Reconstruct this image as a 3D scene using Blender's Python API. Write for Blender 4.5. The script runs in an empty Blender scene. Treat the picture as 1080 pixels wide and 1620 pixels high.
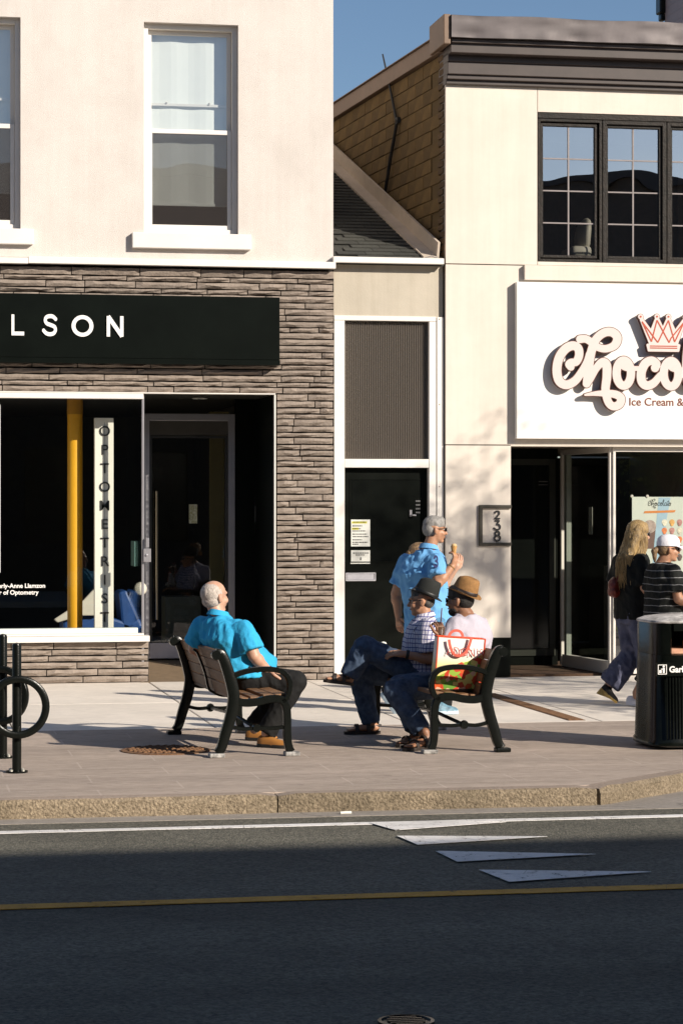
import bpy, bmesh, math, random
import numpy as np
from mathutils import Vector, Matrix

R = math.radians
random.seed(11)
rnd = random.Random(5)
scene = bpy.context.scene
col = scene.collection

# ------------------------------------------------------------------ camera
F, YAW, DIST, EYE, HOR = 3825.0, R(10.6), 25.0, 1.8, 800.0      # focal length in photo pixels, heading, distance to the facade, eye height, horizon row
FWD = Vector((math.sin(YAW), math.cos(YAW), 0)); RGT = Vector((math.cos(YAW), -math.sin(YAW), 0)); UP = Vector((0, 0, 1))
CAM = Vector((-DIST * math.sin(YAW), -DIST * math.cos(YAW), EYE))
cam_d = bpy.data.cameras.new('camera'); cam = bpy.data.objects.new('camera', cam_d); col.objects.link(cam)
cam.location = CAM; cam.rotation_euler = (R(90), 0, -YAW)
cam_d.sensor_fit = 'VERTICAL'; cam_d.sensor_height = 36; cam_d.lens = F / 1620 * 36
cam_d.shift_y = -(810 - HOR) / 1620; cam_d.clip_end = 2000; cam_d.clip_start = 0.1
scene.camera = cam

# ------------------------------------------------------------------ sky and sun
SUN_AZ, SUN_EL = R(41), R(24.5)      # azimuth away from the facade's normal towards +X; elevation
world = bpy.data.worlds.new('World'); scene.world = world; world.use_nodes = True
wn = world.node_tree; bg = wn.nodes['Background']
sky = wn.nodes.new('ShaderNodeTexSky'); sky.sky_type = 'NISHITA'; sky.sun_disc = False
sky.sun_elevation = SUN_EL; sky.sun_rotation = R(180) - SUN_AZ
sky.air_density = 0.85; sky.dust_density = 0.7; sky.ozone_density = 3.0
wn.links.new(sky.outputs[0], bg.inputs[0]); bg.inputs[1].default_value = 0.07
sun_d = bpy.data.lights.new('sun', 'SUN'); sun_d.energy = 5.0; sun_d.angle = R(0.53); sun_d.color = (1.0, 0.91, 0.79)
sun = bpy.data.objects.new('sun', sun_d); col.objects.link(sun)
sdir = Vector((math.sin(SUN_AZ) * math.cos(SUN_EL), -math.cos(SUN_AZ) * math.cos(SUN_EL), math.sin(SUN_EL)))
sun.rotation_euler = sdir.to_track_quat('Z', 'Y').to_euler(); sun.location = (20, -20, 20)
vs = scene.view_settings
vs.view_transform = 'Standard'; vs.look = 'None'; vs.gamma = 1; vs.exposure = 0.45; vs.use_curve_mapping = False
scene.cycles.use_denoising = True; scene.cycles.max_bounces = 8; scene.cycles.transparent_max_bounces = 16
scene.cycles.caustics_reflective = False; scene.cycles.caustics_refractive = False

# ------------------------------------------------------------------ measuring: a photo pixel onto a plane of the place
def ray(u, v): return FWD * F + RGT * (u - 540) + UP * (HOR - v)
def onY(u, v, Y=0.0):
    d = ray(u, v); return CAM + d * ((Y - CAM.y) / d.y)
def onZ(u, v, Z=0.0):
    d = ray(u, v); return CAM + d * ((Z - CAM.z) / d.z)
def atD(u, v, D):
    return CAM + ray(u, v) * (D / F)
def XX(u, Y=0.0): return onY(u, 800, Y).x
def ZZ(u, v, Y=0.0): return onY(u, v, Y).z

# ------------------------------------------------------------------ materials
MATS = {}
def mat(name, c, rough=0.7, metal=0.0, var=0.12, vs=6.0, bump=0.0, bs=60.0, spec=0.5, coat=0.0, rnd_obj=0.0, streak=0.0, sss=0.0, stretch=(1, 1, 1), c2=None, dirt=0.0):
    if name in MATS: return MATS[name]
    m = bpy.data.materials.new(name); m.use_nodes = True; MATS[name] = m
    n, l = m.node_tree.nodes, m.node_tree.links; b = n['Principled BSDF']
    b.inputs['Roughness'].default_value = rough; b.inputs['Metallic'].default_value = metal
    b.inputs['Specular IOR Level'].default_value = spec; b.inputs['Coat Weight'].default_value = coat
    if sss: b.inputs['Subsurface Weight'].default_value = sss; b.inputs['Subsurface Radius'].default_value = (.02, .008, .004); b.inputs['Subsurface Scale'].default_value = .5
    tc = n.new('ShaderNodeTexCoord'); mp = n.new('ShaderNodeMapping'); mp.inputs['Scale'].default_value = stretch
    l.new(tc.outputs['Object'], mp.inputs[0])
    nz = n.new('ShaderNodeTexNoise'); nz.inputs['Scale'].default_value = vs; nz.inputs['Detail'].default_value = 6; nz.inputs['Roughness'].default_value = .65
    l.new(mp.outputs[0], nz.inputs['Vector'])
    rp = n.new('ShaderNodeValToRGB'); e = rp.color_ramp.elements
    lo = [x * (1 - var) for x in c[:3]]; hi = list(c2) if c2 else [min(1, x * (1 + var)) for x in c[:3]]
    e[0].position = .3; e[1].position = .7; e[0].color = (*lo, 1); e[1].color = (*hi, 1)
    l.new(nz.outputs['Fac'], rp.inputs[0]); out = rp.outputs[0]
    if dirt:                                            # large irregular stains and wear
        nd = n.new('ShaderNodeTexNoise'); nd.inputs['Scale'].default_value = 1.3; nd.inputs['Detail'].default_value = 9; nd.inputs['Roughness'].default_value = .7
        l.new(mp.outputs[0], nd.inputs['Vector'])
        rd = n.new('ShaderNodeValToRGB'); rd.color_ramp.elements[0].position = .38; rd.color_ramp.elements[1].position = .6
        rd.color_ramp.elements[0].color = (1 - dirt, 1 - dirt, 1 - dirt * 1.05, 1); rd.color_ramp.elements[1].color = (1, 1, 1, 1)
        l.new(nd.outputs['Fac'], rd.inputs[0])
        mx = n.new('ShaderNodeMix'); mx.data_type = 'RGBA'; mx.blend_type = 'MULTIPLY'; mx.inputs[0].default_value = 1
        l.new(out, mx.inputs[6]); l.new(rd.outputs[0], mx.inputs[7]); out = mx.outputs[2]
    if streak:                                          # rain streaks running down a wall
        ms = n.new('ShaderNodeMapping'); ms.inputs['Scale'].default_value = (9, 9, .35); l.new(tc.outputs['Object'], ms.inputs[0])
        nd = n.new('ShaderNodeTexNoise'); nd.inputs['Scale'].default_value = 1.0; nd.inputs['Detail'].default_value = 8; nd.inputs['Roughness'].default_value = .75; l.new(ms.outputs[0], nd.inputs['Vector'])
        rd = n.new('ShaderNodeValToRGB'); rd.color_ramp.elements[0].position = .36; rd.color_ramp.elements[1].position = .56
        rd.color_ramp.elements[0].color = (1 - streak, 1 - streak * 1.1, 1 - streak * 1.25, 1); rd.color_ramp.elements[1].color = (1, 1, 1, 1); l.new(nd.outputs['Fac'], rd.inputs[0])
        mx = n.new('ShaderNodeMix'); mx.data_type = 'RGBA'; mx.blend_type = 'MULTIPLY'; mx.inputs[0].default_value = 1
        l.new(out, mx.inputs[6]); l.new(rd.outputs[0], mx.inputs[7]); out = mx.outputs[2]
    if rnd_obj:
        oi = n.new('ShaderNodeObjectInfo'); mr = n.new('ShaderNodeMapRange'); mr.inputs[3].default_value = 1 - rnd_obj; mr.inputs[4].default_value = 1 + rnd_obj
        l.new(oi.outputs['Random'], mr.inputs[0])
        mx = n.new('ShaderNodeVectorMath'); mx.operation = 'SCALE'; l.new(out, mx.inputs[0]); l.new(mr.outputs[0], mx.inputs['Scale']); out = mx.outputs[0]
    l.new(out, b.inputs['Base Color'])
    if bump:
        nb = n.new('ShaderNodeTexNoise'); nb.inputs['Scale'].default_value = bs; nb.inputs['Detail'].default_value = 5
        l.new(mp.outputs[0], nb.inputs['Vector'])
        bp = n.new('ShaderNodeBump'); bp.inputs['Strength'].default_value = bump; bp.inputs['Distance'].default_value = .02
        l.new(nb.outputs['Fac'], bp.inputs['Height']); l.new(bp.outputs[0], b.inputs['Normal'])
    return m

def glass(name, base=0.05, tint=(.9, .93, .92), rough=0.0, edge=.6, wavy=0.0):
    m = bpy.data.materials.new(name); m.use_nodes = True; MATS[name] = m
    n, l = m.node_tree.nodes, m.node_tree.links; n.remove(n['Principled BSDF']); o = n['Material Output']
    t = n.new('ShaderNodeBsdfTransparent'); t.inputs[0].default_value = (*tint, 1)
    g = n.new('ShaderNodeBsdfGlossy'); g.inputs['Roughness'].default_value = rough; g.inputs[0].default_value = (.95, .97, 1, 1)
    lw = n.new('ShaderNodeLayerWeight'); lw.inputs[0].default_value = .5
    p = n.new('ShaderNodeMath'); p.operation = 'POWER'; p.inputs[1].default_value = 4; l.new(lw.outputs['Facing'], p.inputs[0])
    q = n.new('ShaderNodeMath'); q.operation = 'MULTIPLY_ADD'; q.inputs[1].default_value = edge; q.inputs[2].default_value = base; l.new(p.outputs[0], q.inputs[0])
    x = n.new('ShaderNodeMixShader'); l.new(q.outputs[0], x.inputs[0]); l.new(t.outputs[0], x.inputs[1]); l.new(g.outputs[0], x.inputs[2]); l.new(x.outputs[0], o.inputs[0])
    if wavy:
        tc = n.new('ShaderNodeTexCoord'); nb = n.new('ShaderNodeTexNoise'); nb.inputs['Scale'].default_value = 2.2; nb.inputs['Detail'].default_value = 0
        l.new(tc.outputs['Object'], nb.inputs['Vector']); bp = n.new('ShaderNodeBump'); bp.inputs['Strength'].default_value = wavy; bp.inputs['Distance'].default_value = .05
        l.new(nb.outputs['Fac'], bp.inputs['Height']); l.new(bp.outputs[0], g.inputs['Normal'])
    return m

# ------------------------------------------------------------------ objects
OFF = {}
def tag(o, label=None, cat=None, group=None, kind=None):
    if label: o['label'] = label
    if cat: o['category'] = cat
    if group: o['group'] = group
    if kind: o['kind'] = kind
    return o
def thing(name, label, cat, loc=(0, 0, 0), rz=0.0, group=None, local=False):
    o = bpy.data.objects.new(name, None); col.objects.link(o); o.empty_display_size = .1
    o.location = loc; o.rotation_euler = (0, 0, rz); OFF[o.name] = Vector((0, 0, 0)) if local else Vector(loc)
    return tag(o, label, cat, group)
def link_mesh(name, me, m, parent=None):
    o = bpy.data.objects.new(name, me); col.objects.link(o)
    ms = m if isinstance(m, (list, tuple)) else [m]
    if not len(me.materials):
        for k in ms: me.materials.append(k)
    off = OFF.get(parent.name, Vector((0, 0, 0))) if parent else Vector((0, 0, 0))
    OFF[o.name] = off
    if parent: o.parent = parent
    return o
def copy_tree(o, parent=None):
    c = o.copy(); col.objects.link(c); c.parent = parent
    for ch in o.children: copy_tree(ch, c)
    return c

class MB:
    def __init__(s): s.v = []; s.f = []; s.m = []
    def add(s, vs, fs, mi=0):
        b = len(s.v); s.v += [tuple(x) for x in vs]; s.f += [[b + i for i in f] for f in fs]; s.m += [mi] * len(fs); return s
    def box(s, x0, x1, y0, y1, z0, z1, mi=0):
        x0, x1 = sorted((x0, x1)); y0, y1 = sorted((y0, y1)); z0, z1 = sorted((z0, z1))
        vs = [(x0, y0, z0), (x1, y0, z0), (x1, y1, z0), (x0, y1, z0), (x0, y0, z1), (x1, y0, z1), (x1, y1, z1), (x0, y1, z1)]
        return s.add(vs, [(0, 3, 2, 1), (4, 5, 6, 7), (0, 1, 5, 4), (1, 2, 6, 5), (2, 3, 7, 6), (3, 0, 4, 7)], mi)
    def pane(s, x0, x1, y, z0, z1, mi=0): return s.add([(x0, y, z0), (x1, y, z0), (x1, y, z1), (x0, y, z1)], [(0, 1, 2, 3)], mi)
    def obox(s, c, ax, ay, az, mi=0):
        c, ax, ay, az = map(Vector, (c, ax, ay, az))
        vs = [c + a * ax + b * ay + d * az for d in (-1, 1) for a, b in ((-1, -1), (1, -1), (1, 1), (-1, 1))]
        return s.add(vs, [(0, 3, 2, 1), (4, 5, 6, 7), (0, 1, 5, 4), (1, 2, 6, 5), (2, 3, 7, 6), (3, 0, 4, 7)], mi)
    def loft(s, rings, cap=True, closed=False, mi=0):
        n = len(rings[0]); fs = []; vs = [p for r in rings for p in r]; k = len(rings)
        for i in range(k if closed else k - 1):
            a, b = i * n, ((i + 1) % k) * n
            fs += [(a + j, a + (j + 1) % n, b + (j + 1) % n, b + j) for j in range(n)]
        if cap and not closed: fs += [tuple(reversed(range(n))), tuple(range((k - 1) * n, k * n))]
        return s.add(vs, fs, mi)
    def tube(s, path, r, n=10, mi=0, cap=True, closed=False):
        path = [Vector(p) for p in path]; k = len(path); rs = r if isinstance(r, (list, tuple)) else [r] * k
        rings = []; ref = None
        for i, p in enumerate(path):
            t = (path[(i + 1) % k] - path[i - 1]) if closed else (path[min(i + 1, k - 1)] - path[max(i - 1, 0)])
            t.normalize()
            if ref is None: ref = t.orthogonal().normalized()
            a = (ref - t * ref.dot(t)).normalized(); ref = a; b = t.cross(a)
            rings.append([p + (a * math.cos(2 * math.pi * j / n) + b * math.sin(2 * math.pi * j / n)) * rs[i] for j in range(n)])
        return s.loft(rings, cap, closed, mi)
    def bar(s, path, w, t, wax, mi=0, closed=False):          # rectangular section: w along the fixed axis wax, t across it
        path = [Vector(p) for p in path]; wax = Vector(wax); k = len(path); rings = []
        ts = t if isinstance(t, (list, tuple)) else [t] * k
        for i, p in enumerate(path):
            d = (path[(i + 1) % k] - path[i - 1]) if closed else (path[min(i + 1, k - 1)] - path[max(i - 1, 0)])
            nn = d.normalized().cross(wax).normalized(); c = .25
            a, b = wax * (w / 2), nn * (ts[i] / 2)
            rings.append([p - a - b * (1 - c), p - a * (1 - c) - b, p + a * (1 - c) - b, p + a - b * (1 - c), p + a + b * (1 - c), p + a * (1 - c) + b, p - a * (1 - c) + b, p - a + b * (1 - c)])
        return s.loft(rings, True, closed, mi)
    def lathe(s, prof, c, n=24, mi=0, ax=(0, 0, 1), cap=True):
        c = Vector(c); q = Vector((0, 0, 1)).rotation_difference(Vector(ax))
        return s.loft([[c + q @ Vector((r * math.cos(2 * math.pi * j / n), r * math.sin(2 * math.pi * j / n), z)) for j in range(n)] for r, z in prof], cap, False, mi)
    def prism(s, poly, y0, y1, mi=0):                         # polygon in x,z pushed through y
        n = len(poly); vs = [(x, y0, z) for x, z in poly] + [(x, y1, z) for x, z in poly]
        return s.add(vs, [tuple(range(n)), tuple(reversed(range(n, 2 * n)))] + [(j, j + n, (j + 1) % n + n, (j + 1) % n) for j in range(n)], mi)
    def slab(s, poly, z0, z1, mi=0):                          # polygon in x,y pushed through z
        n = len(poly); vs = [(x, y, z0) for x, y in poly] + [(x, y, z1) for x, y in poly]
        return s.add(vs, [tuple(reversed(range(n))), tuple(range(n, 2 * n))] + [(j, (j + 1) % n, (j + 1) % n + n, j + n) for j in range(n)], mi)
    def wall(s, x0, x1, z0, z1, yf, yb, holes, mi=0):         # a wall in x,z with rectangular openings
        xs = sorted({x0, x1, *[min(max(h[i], x0), x1) for h in holes for i in (0, 1)]}); zs = sorted({z0, z1, *[min(max(h[i], z0), z1) for h in holes for i in (2, 3)]})
        inh = lambda x, z: not (x0 < x < x1 and z0 < z < z1) or any(h[0] < x < h[1] and h[2] < z < h[3] for h in holes)
        for i in range(len(xs) - 1):
            for j in range(len(zs) - 1):
                a, b, c, d = xs[i], xs[i + 1], zs[j], zs[j + 1]; cx, cz = (a + b) / 2, (c + d) / 2
                if inh(cx, cz): continue
                s.add([(a, yf, c), (b, yf, c), (b, yf, d), (a, yf, d)], [(0, 1, 2, 3)], mi); s.add([(a, yb, c), (b, yb, c), (b, yb, d), (a, yb, d)], [(3, 2, 1, 0)], mi)
                e = 1e-4
                if inh(a - e, cz): s.add([(a, yf, c), (a, yf, d), (a, yb, d), (a, yb, c)], [(0, 1, 2, 3)], mi)
                if inh(b + e, cz): s.add([(b, yf, c), (b, yf, d), (b, yb, d), (b, yb, c)], [(3, 2, 1, 0)], mi)
                if inh(cx, c - e): s.add([(a, yf, c), (b, yf, c), (b, yb, c), (a, yb, c)], [(3, 2, 1, 0)], mi)
                if inh(cx, d + e): s.add([(a, yf, d), (b, yf, d), (b, yb, d), (a, yb, d)], [(0, 1, 2, 3)], mi)
        return s
    def mesh(s, name, off=Vector((0, 0, 0)), smooth=False, bevel=0.0, fix=True):
        me = bpy.data.meshes.new(name); me.from_pydata([(x - off.x, y - off.y, z - off.z) for x, y, z in s.v], [], s.f)
        me.polygons.foreach_set('material_index', s.m)
        if fix or bevel:
            bm = bmesh.new(); bm.from_mesh(me)
            if fix: bmesh.ops.remove_doubles(bm, verts=bm.verts, dist=1e-5); bmesh.ops.recalc_face_normals(bm, faces=bm.faces)
            if bevel:
                es = [e for e in bm.edges if len(e.link_faces) == 2 and e.calc_face_angle(0) > .6]
                bmesh.ops.bevel(bm, geom=es, offset=bevel, segments=2, profile=.5, affect='EDGES', clamp_overlap=True)
            bm.to_mesh(me); bm.free()
        if smooth is True: me.polygons.foreach_set('use_smooth', [True] * len(me.polygons))
        elif smooth:
            me.polygons.foreach_set('use_smooth', [True] * len(me.polygons))
            try: me.set_sharp_from_angle(angle=smooth)
            except Exception: pass
        me.update(); return me
    def build(s, name, m, parent=None, smooth=False, bevel=0.0, fix=True):
        off = OFF.get(parent.name, Vector((0, 0, 0))) if parent else Vector((0, 0, 0))
        return link_mesh(name, s.mesh(name, off, smooth, bevel, fix), m, parent)

def rect_frame(mb, x0, x1, z0, z1, w, yf, yb, mi=0):          # four butted members
    mb.box(x0, x0 + w, yf, yb, z0, z1, mi); mb.box(x1 - w, x1, yf, yb, z0, z1, mi)
    mb.box(x0 + w, x1 - w, yf, yb, z0, z0 + w, mi); mb.box(x0 + w, x1 - w, yf, yb, z1 - w, z1, mi); return mb

def eval_mesh(ob):
    dg = bpy.context.evaluated_depsgraph_get(); dg.update()
    me = bpy.data.meshes.new_from_object(ob.evaluated_get(dg)); return me

def text_obj(name, s, size, x, y, z, m, parent=None, depth=.004, off=0.0, align='LEFT', lean=0.0, spacing=1.0):
    cu = bpy.data.curves.new('t', 'FONT'); cu.body = s; cu.size = size; cu.extrude = depth / 2; cu.offset = off; cu.align_x = align; cu.shear = lean; cu.space_character = spacing
    cu.resolution_u = 4
    ob = bpy.data.objects.new('t', cu); col.objects.link(ob); me = eval_mesh(ob); bpy.data.objects.remove(ob)
    po = OFF.get(parent.name, Vector((0, 0, 0))) if parent else Vector((0, 0, 0))
    for v in me.vertices:
        a, b, c = v.co; v.co = (x + a - po.x, y - c - po.y, z + b - po.z)
    me.materials.clear(); return link_mesh(name, me, m, parent)

# ---- flat shapes from pen strokes: a distance field traced into outlines with holes
def smooth_path(pts, n=8, closed=False):
    pts = [np.array(p, float) for p in pts]; out = []; k = len(pts)
    for i in range(k if closed else k - 1):
        g = (lambda j: pts[j % k]) if closed else (lambda j: pts[min(max(j, 0), k - 1)])
        p0, p1, p2, p3 = g(i - 1), g(i), g(i + 1), g(i + 2)
        for t in np.linspace(0, 1, n, endpoint=False):
            out.append(.5 * ((2 * p1) + (-p0 + p2) * t + (2 * p0 - 5 * p1 + 4 * p2 - p3) * t * t + (-p0 + 3 * p1 - 3 * p2 + p3) * t ** 3))
    out.append(pts[0] if closed else pts[-1]); return out
def arc(cx, cy, rx, ry, a0, a1, n=20): return [(cx + rx * math.cos(R(a)), cy + ry * math.sin(R(a))) for a in np.linspace(a0, a1, n)]
def trace(strokes, boxes=(), polys=(), res=1.0):
    """strokes: (points, half width or widths), round ends; boxes: (p, q, half width), square ends; polys: (points, grow)"""
    P = [q for s in strokes for q in s[0]] + [q for b in boxes for q in b[:2]] + [q for p in polys for q in p[0]]
    P = np.array(P, float); wmax = max([float(np.max(s[1])) for s in strokes] + [b[2] for b in boxes] + [p[1] for p in polys] + [0])
    lo = P.min(0) - wmax - 3 * res; hi = P.max(0) + wmax + 3 * res
    nx, ny = int((hi[0] - lo[0]) / res) + 1, int((hi[1] - lo[1]) / res) + 1
    gx, gy = np.meshgrid(lo[0] + np.arange(nx) * res, lo[1] + np.arange(ny) * res, indexing='ij'); D = np.full((nx, ny), 1e9)
    for pts, w in strokes:
        pts = np.array(pts, float); ws = np.full(len(pts), w) if np.isscalar(w) else np.interp(np.linspace(0, 1, len(pts)), np.linspace(0, 1, len(w)), w)
        for a, b, wa, wb in zip(pts[:-1], pts[1:], ws[:-1], ws[1:]):
            d = b - a; L = max(d @ d, 1e-12); t = np.clip(((gx - a[0]) * d[0] + (gy - a[1]) * d[1]) / L, 0, 1)
            D = np.minimum(D, np.hypot(gx - a[0] - t * d[0], gy - a[1] - t * d[1]) - (wa + (wb - wa) * t))
    for a, b, w in boxes:
        a, b = np.array(a, float), np.array(b, float); d = b - a; L = np.hypot(*d); d /= L
        u = np.abs((gx - (a[0] + b[0]) / 2) * d[0] + (gy - (a[1] + b[1]) / 2) * d[1]) - L / 2; v = np.abs(-(gx - a[0]) * d[1] + (gy - a[1]) * d[0]) - w
        D = np.minimum(D, np.maximum(u, v))
    for pts, g in polys:
        pts = np.array(pts, float); e = np.full(D.shape, 1e9); ins = np.zeros(D.shape, bool)
        for a, b in zip(pts, np.roll(pts, -1, 0)):
            d = b - a; t = np.clip(((gx - a[0]) * d[0] + (gy - a[1]) * d[1]) / max(d @ d, 1e-12), 0, 1); e = np.minimum(e, np.hypot(gx - a[0] - t * d[0], gy - a[1] - t * d[1]))
            c = ((a[1] > gy) != (b[1] > gy)); ins ^= c & (gx < (b[0] - a[0]) * (gy - a[1]) / (b[1] - a[1] + 1e-12) + a[0])
        D = np.minimum(D, np.where(ins, -e, e) - g)
    pt = {}; nxt = {}
    def cut(i, j, k, m):
        key = (min((i, j), (k, m)), max((i, j), (k, m)))
        if key not in pt:
            a, b = D[i, j], D[k, m]; t = a / (a - b); pt[key] = (lo[0] + (i + (k - i) * t) * res, lo[1] + (j + (m - j) * t) * res)
        return key
    S = D < 0; mixed = (S[:-1, :-1].astype(int) + S[1:, :-1] + S[1:, 1:] + S[:-1, 1:])
    for i, j in zip(*np.where((mixed > 0) & (mixed < 4))):
        c = [(i, j), (i + 1, j), (i + 1, j + 1), (i, j + 1)]; ins = [S[q] for q in c]; ent = []; ext = []
        for k in range(4):
            q, r = c[k], c[(k + 1) % 4]
            if ins[k] and not ins[(k + 1) % 4]: ext.append(cut(*q, *r))
            elif not ins[k] and ins[(k + 1) % 4]: ent.append(cut(*q, *r))
        for a, b in zip(ext, ent): nxt[a] = b
    loops = []; left = set(nxt)
    while left:
        st = left.pop(); lp = [pt[st]]; q = nxt[st]
        while q != st and q in left: left.discard(q); lp.append(pt[q]); q = nxt[q]
        if len(lp) > 6: loops.append(lp)
    return loops
def flat_obj(name, loops, X, Y, Z, sx, m, parent, depth, side=None, sz=None):
    """outlines (x right, y down in photo-like units) scaled by sx to metres, front face at depth Y looking to -Y"""
    sz = sx if sz is None else sz
    cu = bpy.data.curves.new('c', 'CURVE'); cu.dimensions = '2D'; cu.fill_mode = 'BOTH'; cu.extrude = depth / 2
    for lp in loops:
        sp = cu.splines.new('POLY'); sp.points.add(len(lp) - 1); sp.use_cyclic_u = True
        for p, (a, b) in zip(sp.points, lp): p.co = (a * sx, -b * sz, 0, 1)
    ob = bpy.data.objects.new('c', cu); col.objects.link(ob); me = eval_mesh(ob); bpy.data.objects.remove(ob)
    po = OFF.get(parent.name, Vector((0, 0, 0))) if parent else Vector((0, 0, 0)); me.materials.clear()
    if side:
        me.materials.append(m); me.materials.append(side)
        for p in me.polygons: p.material_index = 0 if abs(p.normal.z) > .7 else 1
    for v in me.vertices:
        a, b, c = v.co; v.co = (X + a - po.x, Y + depth / 2 - c - po.y, Z + b - po.z)
    o = link_mesh(name, me, m, parent); return o
# ------------------------------------------------------------------ palette
STUCCO = mat('cream_stucco', (.645, .592, .548), .9, var=.03, vs=3, bump=.45, bs=150, dirt=.08, streak=.045)
STUCCO2 = mat('warm_white_stucco', (.70, .63, .55), .9, var=.025, vs=3, bump=.3, bs=190, dirt=.06, streak=.045)
BEIGE = mat('beige_panel', (.47, .42, .34), .8, var=.04, vs=4, bump=.1, bs=80, dirt=.08, streak=.08)
WHITE = mat('white_paint', (.74, .70, .65), .45, var=.03, vs=4, bump=.03, bs=40, dirt=.05)
ALU = mat('grey_aluminium', (.42, .41, .43), .35, .7, var=.06)
STONE = mat('split_face_stone', (.245, .20, .165), .85, var=.14, vs=14, bump=.35, bs=35, rnd_obj=.09)
MORTAR = mat('dark_mortar', (.02, .018, .016), .95, var=.1)
BLACK = mat('black_gloss_panel', (.0035, .005, .0038), .32, var=.2, vs=3, spec=.12)
BLACKM = mat('black_cast_iron', (.0045, .0055, .0045), .26, .0, var=.2, vs=25, bump=.06, bs=120, spec=.22)
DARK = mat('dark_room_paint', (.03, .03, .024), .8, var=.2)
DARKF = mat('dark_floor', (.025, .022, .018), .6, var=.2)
DARKWOOD = mat('near_black_door', (.0035, .0045, .0032), .4, var=.2, vs=4, spec=.1)
YELLOW = mat('yellow_column_paint', (.74, .37, .012), .5, var=.04, dirt=.04)
LETTER_W = mat('white_letter', (.82, .80, .77), .5, var=.02)
INK = mat('black_ink', (.012, .012, .012), .6, var=.05)
CONC = mat('pale_concrete', (.78, .705, .615), .85, var=.06, vs=9, bump=.22, bs=150, rnd_obj=.03, dirt=.12)
ASPH = mat('asphalt', (.044, .045, .034), .9, var=.35, vs=48, bump=.9, bs=75, c2=(.215, .198, .152), dirt=.22)
GUTTER = mat('gutter_concrete', (.30, .265, .23), .9, var=.2, vs=40, bump=.3, bs=150, dirt=.15)
KERB = mat('exposed_aggregate_kerb', (.18, .135, .085), .9, var=.35, vs=55, bump=.9, bs=60, c2=(.40, .315, .215), dirt=.35)
KTOP = mat('worn_kerb_top', (.36, .28, .22), .88, var=.25, vs=40, bump=.4, bs=90, dirt=.2); ROADW = None; ROADW_ = lambda: mat('worn_white_road_paint', (.86, .83, .80), .7, var=.06, vs=30, bump=.4, bs=120, dirt=.22)
ROADY_ = lambda: mat('worn_yellow_road_paint', (.62, .30, .018), .7, var=.15, vs=40, bump=.4, bs=120, dirt=.2)
RUST = mat('rusty_iron', (.17, .085, .038), .85, var=.4, vs=30, bump=.5, bs=60)
CORN = mat('dark_brown_metal_trim', (.055, .040, .035), .5, var=.15, vs=5, dirt=.1)
FLASH = mat('dull_metal_flashing', (.115, .098, .098), .5, .3, var=.12, vs=3, bump=.08, bs=3.5, dirt=.12)
COPING = mat('brown_coping_metal', (.19, .125, .085), .55, .1, var=.1, vs=4, dirt=.1)
BLOCK = mat('ochre_concrete_block', (.15, .092, .03), .95, var=.25, vs=7, bump=.5, bs=60, rnd_obj=.12, dirt=.3)
BRICKM = mat('dark_corner_brick', (.11, .065, .03), .9, var=.3, vs=20, bump=.5, bs=60, rnd_obj=.2)
SHING = mat('grey_asphalt_shingle', (.045, .045, .038), .9, var=.3, vs=60, bump=.6, bs=140, rnd_obj=.25)
BLIND = mat('pale_roller_blind', (.78, .79, .76), .8, var=.02)
SIDING = mat('lilac_brown_siding', (.32, .25, .25), .6, var=.06)
PAPER = mat('white_paper', (.72, .72, .66), .8, var=.03)
POSTER = mat('mint_poster', (.60, .66, .58), .6, var=.05, vs=3, c2=(.66, .68, .58))
ORANGE = mat('orange_print', (.66, .23, .05), .6, var=.1)
WOODSLAT = mat('weathered_bench_wood', (.19, .095, .04), .6, var=.3, vs=12, bump=.25, bs=40, stretch=(6, .6, 6), rnd_obj=.2)
G_SHOP = glass('shop_window_glass', .06, (.96, .975, .96), edge=.5)
G_UP = glass('sash_glass', .25, (.93, .96, .95), edge=.6, wavy=.02)
G_CASE = glass('coated_casement_glass', .5, (.92, .93, .91), edge=.4, wavy=.05)
def ribbed_glass():
    m = bpy.data.materials.new('ribbed_glass'); m.use_nodes = True; n, l = m.node_tree.nodes, m.node_tree.links
    b = n['Principled BSDF']; b.inputs['Base Color'].default_value = (.22, .19, .165, 1); b.inputs['Roughness'].default_value = .3; b.inputs['Specular IOR Level'].default_value = .6
    t = n.new('ShaderNodeBsdfTransparent'); t.inputs[0].default_value = (.75, .75, .7, 1); x = n.new('ShaderNodeMixShader'); x.inputs[0].default_value = .55
    l.new(t.outputs[0], x.inputs[1]); l.new(b.outputs[0], x.inputs[2]); l.new(x.outputs[0], n['Material Output'].inputs[0]); return m
RIBBED = ribbed_glass()
def screen_mat():
    m = bpy.data.materials.new('insect_screen'); m.use_nodes = True; n, l = m.node_tree.nodes, m.node_tree.links
    b = n['Principled BSDF']; b.inputs['Base Color'].default_value = (.05, .042, .04, 1); b.inputs['Roughness'].default_value = .9
    t = n.new('ShaderNodeBsdfTransparent'); x = n.new('ShaderNodeMixShader'); x.inputs[0].default_value = .26
    l.new(t.outputs[0], x.inputs[1]); l.new(b.outputs[0], x.inputs[2]); l.new(x.outputs[0], n['Material Output'].inputs[0]); return m
SCREEN = screen_mat()
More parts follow.
